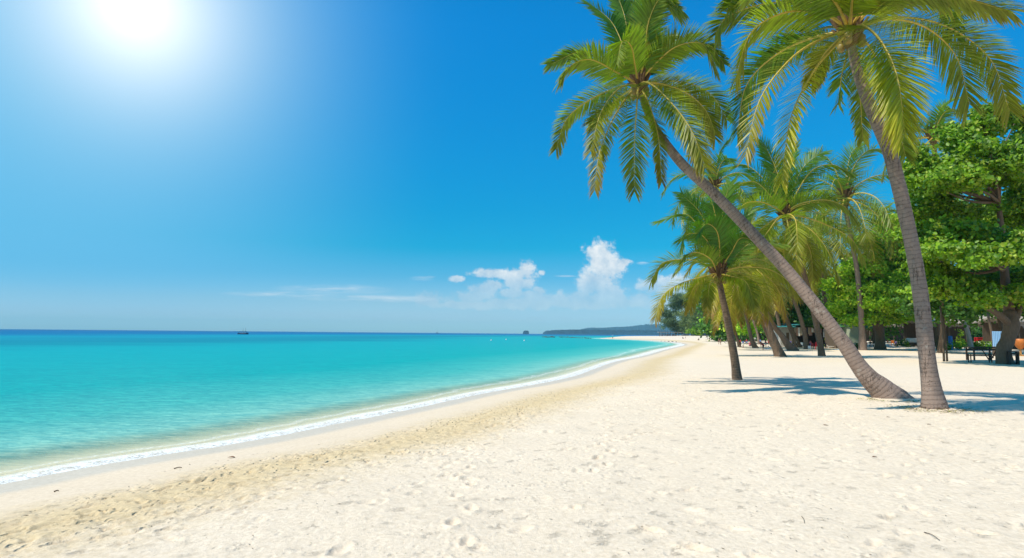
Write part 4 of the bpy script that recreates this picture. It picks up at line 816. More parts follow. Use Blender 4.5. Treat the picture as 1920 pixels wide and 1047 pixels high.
# boats
def boat(name, label, cat, u, v, wpx, kind_=0, Y=None, group=None):
    p = plane(u, v, 0); 
    if Y: p = at(u, v, Y); p[2] = 0
    s = wpx / F * p[1]; o = thing(name, label, cat, p, group); V = []; Fq = []; n = 13
    for i in range(n):
        f = i / (n - 1) * 2 - 1; x = f * s / 2; w = s * .13 * (1 - abs(f) ** 3) + .01; zt = s * (.085 + .07 * f * f * (1.2 if f > 0 else .7))
        for a, b in ((-1, zt), (-.75, s * .01), (0, -s * .03), (.75, s * .01), (1, zt)): V.append((p[0] + x, p[1] + a * w, b))
    Fq = [(i * 5 + k, i * 5 + k + 1, (i + 1) * 5 + k + 1, (i + 1) * 5 + k) for i in range(n - 1) for k in range(4)] + [(i * 5, (i + 1) * 5, (i + 1) * 5 + 4, i * 5 + 4) for i in range(n - 1)]
    mk('hull', V, Fq, M['boat_blue'] if kind_ != 2 else M['white'], o)
    if kind_ == 0:
        mb = MB(); mb.box(p + np.array([s * .02, 0, s * .13]), (s * .50, s * .16, s * .10)); cb = mb.build('cabin', M['white'], o)
        for k in range(5):
            mb = MB(); mb.box(p + np.array([s * (-.17 + .09 * k), -s * .082, s * .14]), (s * .05, s * .01, s * .04)); mb.build('window', M['shade'], cb)
        mb = MB(); mb.box(p + np.array([-s * .05, 0, s * .235]), (s * .74, s * .2, s * .022)); mb.build('canopy', M['boat_blue'], o)
        mb = MB()
        for k in (-.38, -.15, .1, .28): 
            for a in (-1, 1): mb.bar(p + np.array([k * s, a * s * .085, s * .1]), p + np.array([k * s, a * s * .085, s * .235]), s * .008)
        mb.build('canopy_frame', M['dark_timber'], o)
        for x, h in ((.0, .55), (.22, .62)):
            mb = MB(); mb.bar(p + np.array([x * s, 0, s * .2]), p + np.array([x * s, 0, s * h]), s * .011, s * .005); mb.build('mast', M['dark_timber'], o)
    elif kind_ == 1:
        mb = MB(); mb.box(p + np.array([-s * .1, 0, s * .2]), (s * .35, s * .15, s * .22)); mb.build('cabin', M['boat_blue'], o)
        mb = MB(); mb.bar(p + np.array([.05 * s, 0, s * .1]), p + np.array([.05 * s, 0, s * .9]), s * .03, s * .015); mb.build('mast', M['dark_timber'], o)
    else:
        mb = MB(); mb.box(p + np.array([-s * .05, 0, s * .16]), (s * .3, s * .14, s * .12), bev=s * .02); mb.build('cabin', M['white'], o)
boat('tour_boat', 'dark double-decked wooden tour boat with two thin masts on the open sea', 'boat', 455.5, 627.2, 21, 0)
boat('fishing_boat', 'tiny dark masted fishing boat far out on the horizon', 'boat', 820, 625.2, 6, 1, Y=2400)
boat('motor_boat', 'small white motor boat close under the wooded headland', 'boat', 1149, 628.3, 4.5, 2, Y=1500)
for u, v, lb in ((921, 639.3, 'small pale mooring buoy, leftmost of the three on the turquoise water'), (949, 637.8, 'small pale mooring buoy, middle one of the three on the turquoise water'), (983, 640, 'small pale mooring buoy nearest to the beach')):
    p = plane(u, v, 0); o = thing('buoy', lb, 'buoy', p, 'mooring buoys on the bay'); mb = MB(); mb.lathe(p, [(.02, -.1), (.2, .0), (.26, .14), (.2, .3), (.05, .44)], 10); mb.build('float', M['white'], o, True)
    mb = MB(); mb.bar(p + np.array([0, 0, .42]), p + np.array([0, 0, .8]), .04, .03); mb.build('handle', M['rope'], o)
def rock(p, r, label, group=None):
    import bmesh
    bm = bmesh.new(); bmesh.ops.create_icosphere(bm, subdivisions=3, radius=1); sx = random.uniform(.8, 1.5)
    V = []
    for v in bm.verts:
        c = np.array(v.co); n_ = .75 + .6 * float(vnoise(np.array(c[0] * 1.7 + p[0]), np.array(c[1] * 1.7 + c[2] * 2.3 + 4))); V.append(np.array(p) + c * n_ * np.array([r * sx, r, r * .6]))
    Fq = [[v.index for v in f.verts] for f in bm.faces]; bm.free(); tag(mk('rock', V, Fq, M['rock']), label, 'rock', group)
rr_ = random.Random(4)
for k in range(9): rock(plane(1018 + 2.4 * k, 632.6 + rr_.uniform(-.3, .5), 0), rr_.uniform(.6, 1.1), 'low dark rock awash in the left cluster of rocks off the sand spit', 'rocks in the left cluster off the spit')
for k in range(16): rock(plane(1049 + 3.9 * k + rr_.uniform(-1, 1), 632.6 + .16 * k + rr_.uniform(-.3, .3), 0), rr_.uniform(.5, 1.0), 'low dark rock in the longer broken row off the tip of the sand spit', 'rocks in the longer row off the spit')
for k in range(5): rock(np.array(gnd(1240 + 7 * k, 640.2 + .35 * k)), rr_.uniform(.25, .4), 'small dark stone at the waterline on the inner curve of the bay', 'stones along the inner waterline')

# ------------------------------------------------------------------ background wood
pp = []
for k in range(34):
    u = 1335 + k * 25 + rr_.uniform(-8, 8); Y = 215 + rr_.uniform(-18, 25); pp += px_pads([(u, 596 + rr_.uniform(-8, 5), 30, 26, 0), (u + 9, 622, 26, 16, -5), (u, 575 + rr_.uniform(-14, 8) - 25 * (u > 1500), 26, 24, 5)], Y)
wd = leaves(None, 'woodland', pp, 90000, .95, PAL_D, 'leaf'); tag(wd, 'dark mass of woodland closing the view behind the beach huts and palms', 'woodland', kind='stuff')

# ------------------------------------------------------------------ huts and shops
def place(u, Y): q = at(u, 600, Y); return np.array([q[0], Y, hz(q[0], Y)])
def zv(u, v, Y): return at(u, v, Y)[2]
def thatch_hut(name, label, u0, u1, Y, dep, v_eave, v_ridge, nposts, seed, hang=True, roofmat='thatch', overhang=.6):
    a = place(u0, Y); b = place(u1, Y); z0 = min(a[2], b[2]); c = (a + b) / 2; um = (u0 + u1) / 2; ze = zv(um, v_eave, Y); zr = zv(um, v_ridge, Y + dep * .45)
    o = thing(name, label, 'hut', (c[0], Y, z0)); r = random.Random(seed); L = b[0] - a[0]
    # ragged thatch roof with thickness
    n = 70; V = []; prof = [(-overhang, ze - .28), (-overhang, ze - .05), (dep * .22, ze + (zr - ze) * .55), (dep * .45, zr), (dep * .75, ze + (zr - ze) * .5), (dep + overhang, ze - .1), (dep + overhang, ze - .3), (dep * .45, zr - .35)]
    for i in range(n + 1):
        x = a[0] - .5 + (L + 1) * i / n; sag = -.12 * math.sin(i * .5 + seed)
        for k, (y, z) in enumerate(prof): V.append((x, Y + y + (r.uniform(-.16, .16) if k < 2 else r.uniform(-.05, .05)), z + sag + (r.uniform(-.2, .08) if k < 1 else r.uniform(-.05, .07))))
    m_ = len(prof); Fq = [(i * m_ + k, i * m_ + (k + 1) % m_, (i + 1) * m_ + (k + 1) % m_, (i + 1) * m_ + k) for i in range(n) for k in range(m_)] + [tuple(range(m_)), tuple(n * m_ + k for k in range(m_ - 1, -1, -1))]
    mk('roof', V, Fq, M[roofmat], o)
    mb = MB(); mb.bar((a[0] - .3, Y, ze - .38), (b[0] + .3, Y, ze - .38), .10); mb.build('eave_beam', M['pale_timber'], o)
    for k in range(nposts):
        x = a[0] + L * k / (nposts - 1); mb = MB(); mb.tube([(x, Y, hz(x, Y) - .1), (x + r.uniform(-.1, .1), Y, z0 + (ze - z0) * .5), (x + r.uniform(-.1, .1), Y, ze - .4)], [.13, .11, .10], 8); mb.build('post', M['timber'], o)
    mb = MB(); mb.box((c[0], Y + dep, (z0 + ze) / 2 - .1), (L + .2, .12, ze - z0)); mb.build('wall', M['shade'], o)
    if hang:
        V = []; Fq = []; n = 90
        for i in range(n + 1):
            x = a[0] + .1 + (L - .2) * i / n; l = .25 + .8 * float(vnoise(np.array(i * .6 + seed), np.array(.5))) * (.5 + .5 * (i % 2))
            V += [(x, Y + .2, ze - .42), (x, Y + .23, ze - .42 - l), (x, Y + .26, ze - .42)]
            if i: j = i * 3; Fq += [(j - 3, j, j + 1, j - 2), (j - 2, j + 1, j + 2, j - 1), (j - 1, j + 2, j, j - 3)]
        mk('thatch_fringe', V, Fq, M['thatch'], o)
    return o, a, b, z0, ze
thatch_hut('thatched_hut', 'open-fronted thatched hut behind the picnic table, dark inside with plants in front', 1744, 1876, 118, 8, 604, 592, 5, 2)
thatch_hut('thatched_hut', 'dark thatched hut at the right edge beyond the forked tree trunk', 1910, 2030, 104, 8, 602, 590, 4, 5)
thatch_hut('thatched_hut', 'long low dark thatched shelter behind the tree with the fanned trunk', 1630, 1742, 176, 9, 607, 600, 6, 7)
def stall(name, label, cat, u0, u1, Y, dep, v_top, wallm, roofm, door=None, roof_over=.5, group=None, front=True):
    a = place(u0, Y); b = place(u1, Y); z0 = min(a[2], b[2]) - .05; zt = zv((u0 + u1) / 2, v_top, Y); c = (a + b) / 2; L = b[0] - a[0]; o = thing(name, label, cat, (c[0], Y, z0), group)
    mb = MB()
    if front:
        if door:
            x0 = place(door[0], Y)[0]; x1 = place(door[1], Y)[0]; zd = zv(door[0], door[2], Y)
            mb.box(((a[0] + x0) / 2, Y, (z0 + zt) / 2), (x0 - a[0], .15, zt - z0)); mb.box(((x1 + b[0]) / 2, Y, (z0 + zt) / 2), (b[0] - x1, .15, zt - z0)); mb.box(((x0 + x1) / 2, Y, (zd + zt) / 2), (x1 - x0, .15, zt - zd))
        else: mb.box((c[0], Y, (z0 + zt) / 2), (L, .12, zt - z0))
    mb.box((c[0], Y + dep, (z0 + zt) / 2), (L, .12, zt - z0)); mb.box((a[0] + .06, Y + dep / 2, (z0 + zt) / 2), (.12, dep - .2, zt - z0 - .01)); mb.box((b[0] - .06, Y + dep / 2, (z0 + zt) / 2), (.12, dep - .2, zt - z0 - .01)); mb.build('wall', M[wallm], o)
    if door:
        mb = MB(); mb.box(((x0 + x1) / 2, Y + .1, (z0 + zd) / 2), (x1 - x0 - .06, .05, zd - z0)); mb.build('door', M['shade'], o)
    n = 24; V = []; 
    for i in range(n + 1):
        x = a[0] - roof_over + (L + 2 * roof_over) * i / n; w = .05 * (i % 2)
        for y, z in ((-1.0, zt - .12), (dep + .4, zt + .35), (dep + .4, zt + .43), (-1.0, zt - .02)): V.append((x, Y + y, z + w))
    Fq = [(i * 4 + k, i * 4 + (k + 1) % 4, (i + 1) * 4 + (k + 1) % 4, (i + 1) * 4 + k) for i in range(n) for k in range(4)] + [(0, 1, 2, 3), (n * 4 + 3, n * 4 + 2, n * 4 + 1, n * 4)]
    mk('roof', V, Fq, M[roofm], o); return o, a, b, z0, zt
o, a, b, z0, zt = stall('beach_shop', 'grey walled shop with teal roof and a dark doorway at its left end', 'shop', 1462, 1484, 128, 5, 613, 'wall', 'teal', (1473, 1479, 624))
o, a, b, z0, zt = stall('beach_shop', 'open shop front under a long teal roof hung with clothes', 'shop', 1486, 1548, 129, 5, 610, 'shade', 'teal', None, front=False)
r = random.Random(8)
mb = MB(); mb.bar((a[0], 128.6, zt - .5), (b[0], 128.6, zt - .5), .03); mb.build('clothes_rail', M['rope'], o)
for k in range(17):
    x = a[0] + (b[0] - a[0]) * (k + .5) / 17; l = r.uniform(.9, 2.0); hangm = r.choice(['laundry', 'laundry', 'pink', 'pale_timber', 'white_cloth', 'dark_cloth', 'laundry'])
    V = []; n = 6; w = r.uniform(.22, .34)
    for j in range(n + 1):
        for q in (-.02, .02): 
            for e in (zt - .52, zt - .52 - l): V.append((x - w + 2 * w * j / n, 128.45 + .06 * math.sin(j * 2.1 + k) + q, e))
    Fq = []
    for j in range(n):
        i0 = j * 4; i1 = i0 + 4; Fq += [(i0, i1, i1 + 1, i0 + 1), (i0 + 2, i0 + 3, i1 + 3, i1 + 2), (i0, i0 + 2, i1 + 2, i1), (i0 + 1, i1 + 1, i1 + 3, i0 + 3)]
    c_ = mk('hanging_garment', V, Fq, M[hangm]); tag(c_, 'garment hanging on the rail of the teal-roofed shop front', 'garment', 'clothes hung along the shop front')
stall('kiosk', 'pale corrugated kiosk under a rough plank roof beside the mossy-footed palm', 'kiosk', 1593, 1614, 112, 4, 609, 'corrugated', 'timber')
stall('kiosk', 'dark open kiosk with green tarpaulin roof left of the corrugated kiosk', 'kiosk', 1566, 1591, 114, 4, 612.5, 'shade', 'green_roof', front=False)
# far shade shelter of posts
def shelter(label, u0, u1, Y, v_top, n):
    a = place(u0, Y); b = place(u1, Y); zt = zv((u0 + u1) / 2, v_top, Y); o = thing('shade_shelter', label, 'shelter', ((a[0] + b[0]) / 2, Y, a[2]))
    mb = MB(); mb.box(((a[0] + b[0]) / 2, Y + 2, zt), (b[0] - a[0] + 1, 5, .18)); mb.build('roof', M['thatch'], o)
    for k in range(n):
        x = a[0] + (b[0] - a[0]) * k / (n - 1); mb = MB(); mb.bar((x, Y, hz(x, Y) - .1), (x, Y, zt), .16); mb.build('post', M['dark_timber'], o)
    for k in range(3):
        x = a[0] + (b[0] - a[0]) * (k + .5) / 3; mb = MB(); mb.box((x, Y + 3, (a[2] + zt) / 2 - .4), ((b[0] - a[0]) / 4, .1, 1.3)); mb.build('screen', M['skyblue'], o)
shelter('low post-and-roof shelter under the blue-grey casuarina at the far end of the beach', 1236, 1272, 400, 623.5, 8)
shelter('long post-and-roof shelter under the olive casuarina at the far end of the beach', 1278, 1330, 392, 624, 10)

# ------------------------------------------------------------------ parasols, furniture
def parasol(label, u, vb, vt, wpx, mat, tilt=0, straw=False, pole='timber'):
    p = gnd(u, vb); s = p[1] / F; H = (vb - vt) * s; R = wpx * s / 2; o = thing('beach_parasol', label, 'parasol', p, 'parasols along the beach')
    top = np.array(p) + np.array([math.sin(tilt) * H, 0, H * math.cos(tilt)]); mb = MB(); mb.bar(np.array(p) - np.array([0, 0, .2]), top, .05 * max(1, s * 8), .04 * max(1, s * 8)); mb.build('pole', M[pole], o)
    V = [top]; n = 8; hh = R * (.5 if straw else .32); rings = 4; ax = nrm(top - np.array(p)); sx = nrm(np.cross(ax, (0, 1, 0))); sy = np.cross(ax, sx)
    for k in range(1, rings + 1):
        for j in range(n * 2):
            a = math.pi * j / n; f = k / rings; rr2 = R * f * (1 if j % 2 == 0 else .95); V.append(top + sx * rr2 * math.cos(a) + sy * rr2 * math.sin(a) - ax * hh * f ** 1.4 * (1 if j % 2 == 0 else .95) * (1 + (random.uniform(-.1, .15) if straw and k == rings else 0)))
    N2 = n * 2; V2 = [v - ax * .05 for v in V]; Fq = [(0, 1 + j, 1 + (j + 1) % N2) for j in range(N2)] + [(1 + (k - 1) * N2 + j, 1 + k * N2 + j, 1 + k * N2 + (j + 1) % N2, 1 + (k - 1) * N2 + (j + 1) % N2) for k in range(1, rings) for j in range(N2)]
    m0 = len(V); F2 = Fq + [tuple(reversed([i + m0 for i in f])) for f in Fq] + [(1 + (rings - 1) * N2 + j, m0 + 1 + (rings - 1) * N2 + j, m0 + 1 + (rings - 1) * N2 + (j + 1) % N2, 1 + (rings - 1) * N2 + (j + 1) % N2) for j in range(N2)]
    mk('canopy', V + V2, F2, M[mat], o); return o
parasol('wide lime yellow parasol just left of the short slim palm trunk', 1336, 637, 621, 19, 'lime')
parasol('orange parasol behind the short slim palm trunk', 1350, 640, 614.5, 17, 'orange_cloth')
parasol('pale green tilted parasol on a leaning pole, leftmost of the parasols', 1327, 637, 617, 17, 'green_cloth', -.18)
parasol('lime green parasol between the thin leaning palms', 1420, 642, 620.5, 20, 'lime', .1)
parasol('yellow straw parasol beside the thatched hut left post', 1753, 655, 602, 14, 'yellow', 0, True)
parasol('bright green parasol between the mossy-footed palm and the fanned trunk', 1630, 650, 611.5, 20, 'green_roof')
parasol('orange parasol leaning behind the slim leaning palm', 1397, 641, 612.5, 15, 'orange_cloth', .35)
parasol('straw-coloured parasol under the hut roof right of the two poles', 1770, 652, 604, 13, 'orange_cloth', 0, True)
def chair(label, u, v, hpx, mat, rz=0.0, group=None, legm=None):
    p = np.array(gnd(u, v)); s = hpx * p[1] / F / .85; o = thing('beach_chair', label, 'chair', p, group); R = _rz(rz)
    q = lambda x, y, z: p + R @ np.array([x, y, z]) * s
    mb = MB(); mb.box(q(0, 0, .42), np.array([.46, .44, .05]) * s, rz, bev=.012 * s); mb.build('seat', M[mat], o)
    mb = MB(); mb.box(q(0, .23, .66), np.array([.44, .04, .40]) * s, rz, bev=.012 * s); mb.build('backrest', M[mat], o)
    for x in (-.2, .2):
        for y in (-.2, .2): mb = MB(); mb.bar(q(x, y, 0), q(x * .95, y * .95, .41), .025 * s); mb.build('leg', M[legm or mat], o)
        mb = MB(); mb.box(q(x * 1.15, 0, .62), np.array([.05, .42, .04]) * s, rz); mb.build('armrest', M[mat], o)
chair('red plastic chair right of the grey curved palm, left one of two', 1526, 655, 11, 'red', .4, 'red plastic chairs by the shop')
chair('red plastic chair next to the bare palm base by the shop, right one of two', 1533, 656, 14, 'red', -.5, 'red plastic chairs by the shop')
chair('white plastic chair in front of the red chairs by the shop', 1518, 658, 9, 'white', 2.6)
chair('white plastic chair between the leaning palms before the shop', 1485, 653, 9, 'white', .8)
chair('white plastic chair just left of the grey curved palm', 1503, 651, 8.5, 'white', -.7)
chair('orange slatted chair right of the fanned tree trunk, left one of the pair', 1667, 648, 9, 'orange', .5, 'orange chairs beside the fanned trunk')
chair('orange slatted chair right of the fanned tree trunk, right one of the pair', 1674, 648, 9, 'orange', -.4, 'orange chairs beside the fanned trunk')
def lounger(label, u, v, wpx, mat, group='loungers behind the short slim palm'):
    p = np.array(gnd(u, v)); L = wpx * p[1] / F; o = thing('sun_lounger', label, 'sun lounger', p, group); w = L * .32; h = L * .17
    mb = MB(); mb.box(p + np.array([L * .12, 0, h]), (L * .66, w, L * .04), bev=L * .01); mb.build('seat', M[mat], o)
    R = np.array([[math.cos(-.6), 0, -math.sin(-.6)], [0, 1, 0], [math.sin(-.6), 0, math.cos(-.6)]]); mb = MB(); mb.box(p + np.array([-L * .34, 0, h + L * .11]), (L * .36, w, L * .04), ax=R, bev=L * .01); mb.build('backrest', M[mat], o)
    for x in (-.18, .42):
        for y in (-.4, .4): mb = MB(); mb.bar(p + np.array([x * L, y * w, 0]), p + np.array([x * L, y * w, h]), L * .02); mb.build('leg', M['white'], o)
lounger('red sun lounger right of the person in blue', 1401, 645, 13, 'red'); lounger('red sun lounger beside the foot of the slim leaning palm', 1412, 644, 13, 'red')
lounger('pink sun lounger immediately left of the short slim palm trunk', 1356, 641, 8, 'pink'); lounger('dark sun lounger touching the left side of the short slim palm trunk', 1362, 645, 8, 'dark_cloth')
lounger('white sun lounger just right of the short slim palm trunk', 1379, 641, 9, 'white'); lounger('pale blue sun lounger at the foot of the thick-footed palm', 1446, 654, 13, 'skyblue')
lounger('white sun lounger left of the orange-footed leaning palm', 1462, 650, 12, 'white'); lounger('white sun lounger right of the bare palm base, in the open', 1556, 653, 18, 'white'); lounger('pink sun lounger between the thin leaning palms', 1431, 645, 10, 'pink')
# dark market table by the kiosk
def table(label, u, v, wpx, hpx, mat, cat='table', dpt=.45, name='table', group=None, brace=False):
    p = np.array(gnd(u, v)); s = p[1] / F; L = wpx * s; H = hpx * s; o = thing(name, label, cat, p, group); d = L * dpt
    mb = MB(); nb = 5
    for k in range(nb): mb.box(p + np.array([0, -d / 2 + d * (k + .5) / nb, H]), (L, d / nb * .93, H * .07), bev=H * .01)
    mb.build('tabletop' if cat == 'table' else 'seat', M[mat], o)
    for x in (-.42, .42):
        for y in (-.4, .4): mb = MB(); mb.box(p + np.array([x * L, y * d, H * .48]), (H * .09, H * .09, H * .96)); mb.build('leg', M[mat], o)
    mb = MB(); mb.box(p + np.array([0, -.4 * d, H * .84]), (L * .84, H * .04, H * .12)); mb.box(p + np.array([0, .4 * d, H * .84]), (L * .84, H * .04, H * .12))
    if brace: mb.bar(p + np.array([L * .15, -.4 * d, 0]), p + np.array([L * .38, -.4 * d, H * .8]), H * .04); mb.bar(p + np.array([L * .38, .4 * d, 0]), p + np.array([L * .15, .4 * d, H * .8]), H * .04)
    mb.build('apron', M[mat], o); return p, s, H
table('dark wooden picnic table standing left of the forked tree trunk', 1842, 676, 52, 24, 'dark_timber', brace=True)
table('low dark wooden bench drawn up before the picnic table', 1838, 680, 46, 15, 'dark_timber', 'bench', .16, 'bench')
table('small dark bench just right of the forked tree trunk', 1900, 684, 20, 24, 'dark_timber', 'bench', .3, 'bench')
table('dark market table before the corrugated kiosk', 1600, 652, 24, 10, 'dark_timber')
table('white topped table behind the fanned trunk tree, left side', 1632, 652, 14, 7, 'white'); table('long pale table in the shade between leaning trunk and kiosk', 1565, 650, 22, 6, 'skyblue')
def pole(label, ub, vb, ut, vt, r, mat='timber', dy=0, name='wooden_pole'):
    p = np.array(gnd(ub, vb)); q = at(ut, vt, p[1] + dy); mb = MB(); mb.tube(smooth_path([p - np.array([0, 0, .2]), p * .5 + q * .5 + np.array([.06, 0, 0]), q], 8), np.linspace(r, r * .75, 8), 8); o = mb.build(name, M[mat], None, True); tag(o, label, 'pole')
pole('thin brown wooden pole right of the nearest palm, left of a close pair', 1770, 678, 1763, 575, .10); pole('thin brown wooden pole right of the nearest palm, right of a close pair', 1776, 678, 1768, 592, .09)
pole('brown wooden pole leaning against the forked tree trunk', 1866, 668, 1852, 588, .17)
pole('thick whitish log post leaning at the front of the thatched hut', 1822, 657, 1809, 604, .42, 'pale_timber')
pole('slim leaning palm-wood pole near the far lime parasol', 1437, 645, 1428, 622, .12); pole('short pale pole by the orange chairs', 1671, 640, 1670, 616, .12, 'pale_timber')
# blue sheet, hanging cloth, bins, cart
p = at(1871, 650, 66); V = []; n = 24
for i in range(n + 1):
    x = p[0] - .55 + 1.1 * i / n; w = .03 * math.sin(i * 1.6)
    for y, z in ((0, p[2]), (0, p[2] + 1.62), (.02, p[2] + 1.62), (.02, p[2])): V.append((x, 66 + w + y, z))
Fq = [(i * 4 + k, i * 4 + (k + 1) % 4, (i + 1) * 4 + (k + 1) % 4, (i + 1) * 4 + k) for i in range(n) for k in range(4)]
o = thing('corrugated_panel', 'pale blue corrugated panel on two posts behind the forked tree trunk', 'panel', place(1871, 66)); mk('sheet', V, Fq, M['skyblue'], o)
for x in (-.5, .5): mb = MB(); mb.bar((p[0] + x, 66.08, hz(p[0] + x, 66)), (p[0] + x, 66.08, p[2] + 1.5), .05); mb.build('post', M['timber'], o)
V = []; c = at(1850, 553, 50)
for i in range(9):
    f = i / 8
    for j in range(7): a = j / 6 - .5; V.append(c + np.array([a * (.28 - .1 * math.sin(f * 5)) + .1 * f, .05 * math.sin(j * 2 + i), -f * .75 + .06 * math.sin(j * 3)]))
Fq = [(i * 7 + j, i * 7 + j + 1, (i + 1) * 7 + j + 1, (i + 1) * 7 + j) for i in range(8) for j in range(6)]
o = mk('hanging_cloth', V, Fq, M['white_cloth']); md = o.modifiers.new('s', 'SOLIDIFY'); md.thickness = .02; tag(o, 'crumpled white cloth hanging from the leaves of the huge tiered tree', 'cloth')
def barrel(label, u, v, wpx, hpx, mat, name='barrel', Y=None):
    p = np.array(gnd(u, v)) if not Y else place(u, Y); s = p[1] / F; r_ = wpx * s / 2; H = hpx * s; o = thing(name, label, name, p); mb = MB(); mb.lathe(p, [(0, .0), (r_ * .9, 0), (r_, H * .1), (r_ * .96, H * .3), (r_ * 1.02, H * .33), (r_ * .98, H * .66), (r_ * 1.02, H * .7), (r_ * .95, H * .97), (r_ * .9, H)], 16); mb.build('body', M[mat], o, True)
    mb = MB(); mb.lathe(p + np.array([0, 0, H]), [(r_ * .93, -.02 * H), (r_ * .93, .05 * H), (0, .07 * H)], 16); mb.build('lid', M[mat], o, True)
barrel('bright blue barrel in front of the thatched hut interior', 1783, 656, 7, 24, 'blue'); barrel('pale blue drum at the corner of the corrugated kiosk', 1587, 650, 6, 13, 'skyblue')
p = np.array(gnd(1711, 650)); s = p[1] / F; o = thing('handcart', 'white covered handcart just left of the nearest palm trunk', 'handcart', p); mb = MB(); mb.box(p + np.array([0, 0, 11 * s]), (20 * s, 12 * s, 9 * s), bev=2.2 * s); mb.build('cover', M['white'], o)
mb = MB(); mb.box(p + np.array([0, 0, 5 * s]), (18 * s, 11 * s, 3.4 * s)); mb.build('frame', M['dark_timber'], o)
for x in (-6, 6):
    for y in (-6.4, 6.4):
        V = []; c = p + np.array([x * s, y * s, 3.2 * s]); mb = MB(); mb.tube([c + np.array([0, -.5 * s, 0]), c + np.array([0, .5 * s, 0])], [3.2 * s, 3.2 * s], 16); mb.build('wheel', M['shade'], o)
p = np.array(gnd(1914, 668)); s = p[1] / F; o = thing('basket_chair', 'orange tapered basket chair on a dark stand at the right edge', 'chair', p); mb = MB(); mb.lathe(p, [(3 * s, 13 * s), (6 * s, 16 * s), (10 * s, 24 * s), (12.5 * s, 32 * s), (11.5 * s, 32 * s), (9 * s, 24 * s), (5 * s, 18 * s), (0, 17 * s)], 20); mb.build('seat', M['orange'], o, True)
mb = MB(); mb.lathe(p, [(0, 0), (6 * s, 0), (6 * s, 1.2 * s), (2 * s, 3 * s), (1.6 * s, 10 * s), (3.4 * s, 13.2 * s), (0, 13.3 * s)], 14); mb.build('stand', M['orange_cloth'], o, True)
# low plants
def plant(label, u, v, wpx, hpx, pal, n=900, flowers=0, group='plants in front of the thatched hut', name='flowering_shrub'):
    p = np.array(gnd(u, v)); s = p[1] / F; o = thing(name, label, 'shrub', p, group); r_ = wpx * s / 2; H = hpx * s
    pads = [(p[0] + random.uniform(-.6, .6) * r_, p[1] + random.uniform(-.5, .5) * r_, p[2] + H * random.uniform(.35, .65), r_ * .55, r_ * .5, H * .35) for _ in range(5)]
    leaves(o, 'foliage', pads, n, .22, pal); mb = MB()
    for q in pads: mb.bar(p, np.array(q[:3]), .05, .02, 5)
    mb.build('stem', M['wood_bark'], o)
    if flowers:
        mb = MB()
        for k in range(flowers): q = random.choice(pads); a = random.uniform(0, 6.28); mb.ell((q[0] + q[3] * math.cos(a) * .9, q[1] - abs(q[4] * math.sin(a)) * 1.1, q[2] + q[5] * random.uniform(-.3, 1.1)), (.11, .11, .08), 6, 4)
        mb.build('blossom', M['white'], o)
for i, (u, v, w, h, pal, fl, lb) in enumerate([(1776, 657, 16, 15, PAL_B, 0, 'leafy shrub right behind the two close brown poles'), (1797, 656, 20, 16, PAL_Y, 0, 'bright yellow-green shrub beside the blue barrel'), (1832, 656, 20, 15, PAL_B, 8, 'green shrub with a few white blossoms right of the whitish log post'),
    (1848, 656, 22, 16, PAL_D, 40, 'dark shrub thick with white blossoms behind the picnic table'), (1860, 657, 12, 13, PAL_Y, 6, 'small light shrub at the foot of the leaning pole'), (1742, 654, 10, 20, PAL_Y, 0, 'narrow light shrub hugging the right side of the nearest palm trunk'), (1700, 651, 12, 9, PAL_B, 0, 'small shrub at the left end of the white handcart')]):
    plant(lb, u, v, w, h, pal, 1500, fl)
#==END4

# ------------------------------------------------------------------ people
BONES = dict(stand=dict(pel=(0, 0, .93), chest=(0, .0, 1.27), neck=(0, .0, 1.45), head=(0, -.01, 1.60), sh=(.18, 0, 1.40), el=(.22, .03, 1.12), wr=(.24, -.06, .88), kn=(.10, -.03, .50), an=(.11, .03, .09), toe=(.12, -.12, .03), hip=(.09, 0, .90)),
             walk=dict(pel=(0, 0, .92), chest=(0, -.03, 1.26), neck=(0, -.05, 1.44), head=(0, -.08, 1.58), sh=(.18, -.03, 1.39), el=(.24, .08, 1.14), wr=(.24, -.12, .96), kn=(.10, -.16, .52), an=(.10, .06, .10), toe=(.11, -.08, .03), hip=(.09, 0, .89)),
             sit=dict(pel=(0, .1, .11), chest=(0, .16, .45), neck=(0, .12, .63), head=(0, .08, .78), sh=(.18, .13, .58), el=(.24, -.02, .36), wr=(.16, -.26, .36), kn=(.13, -.32, .46), an=(.12, -.56, .08), toe=(.13, -.70, .03), hip=(.10, .06, .12)),
             bend=dict(pel=(0, .12, .88), chest=(0, -.18, 1.08), neck=(0, -.36, 1.10), head=(0, -.50, 1.06), sh=(.17, -.28, 1.08), el=(.18, -.34, .82), wr=(.14, -.42, .60), kn=(.11, -.02, .48), an=(.12, .05, .09), toe=(.13, -.10, .03), hip=(.09, .10, .86)))
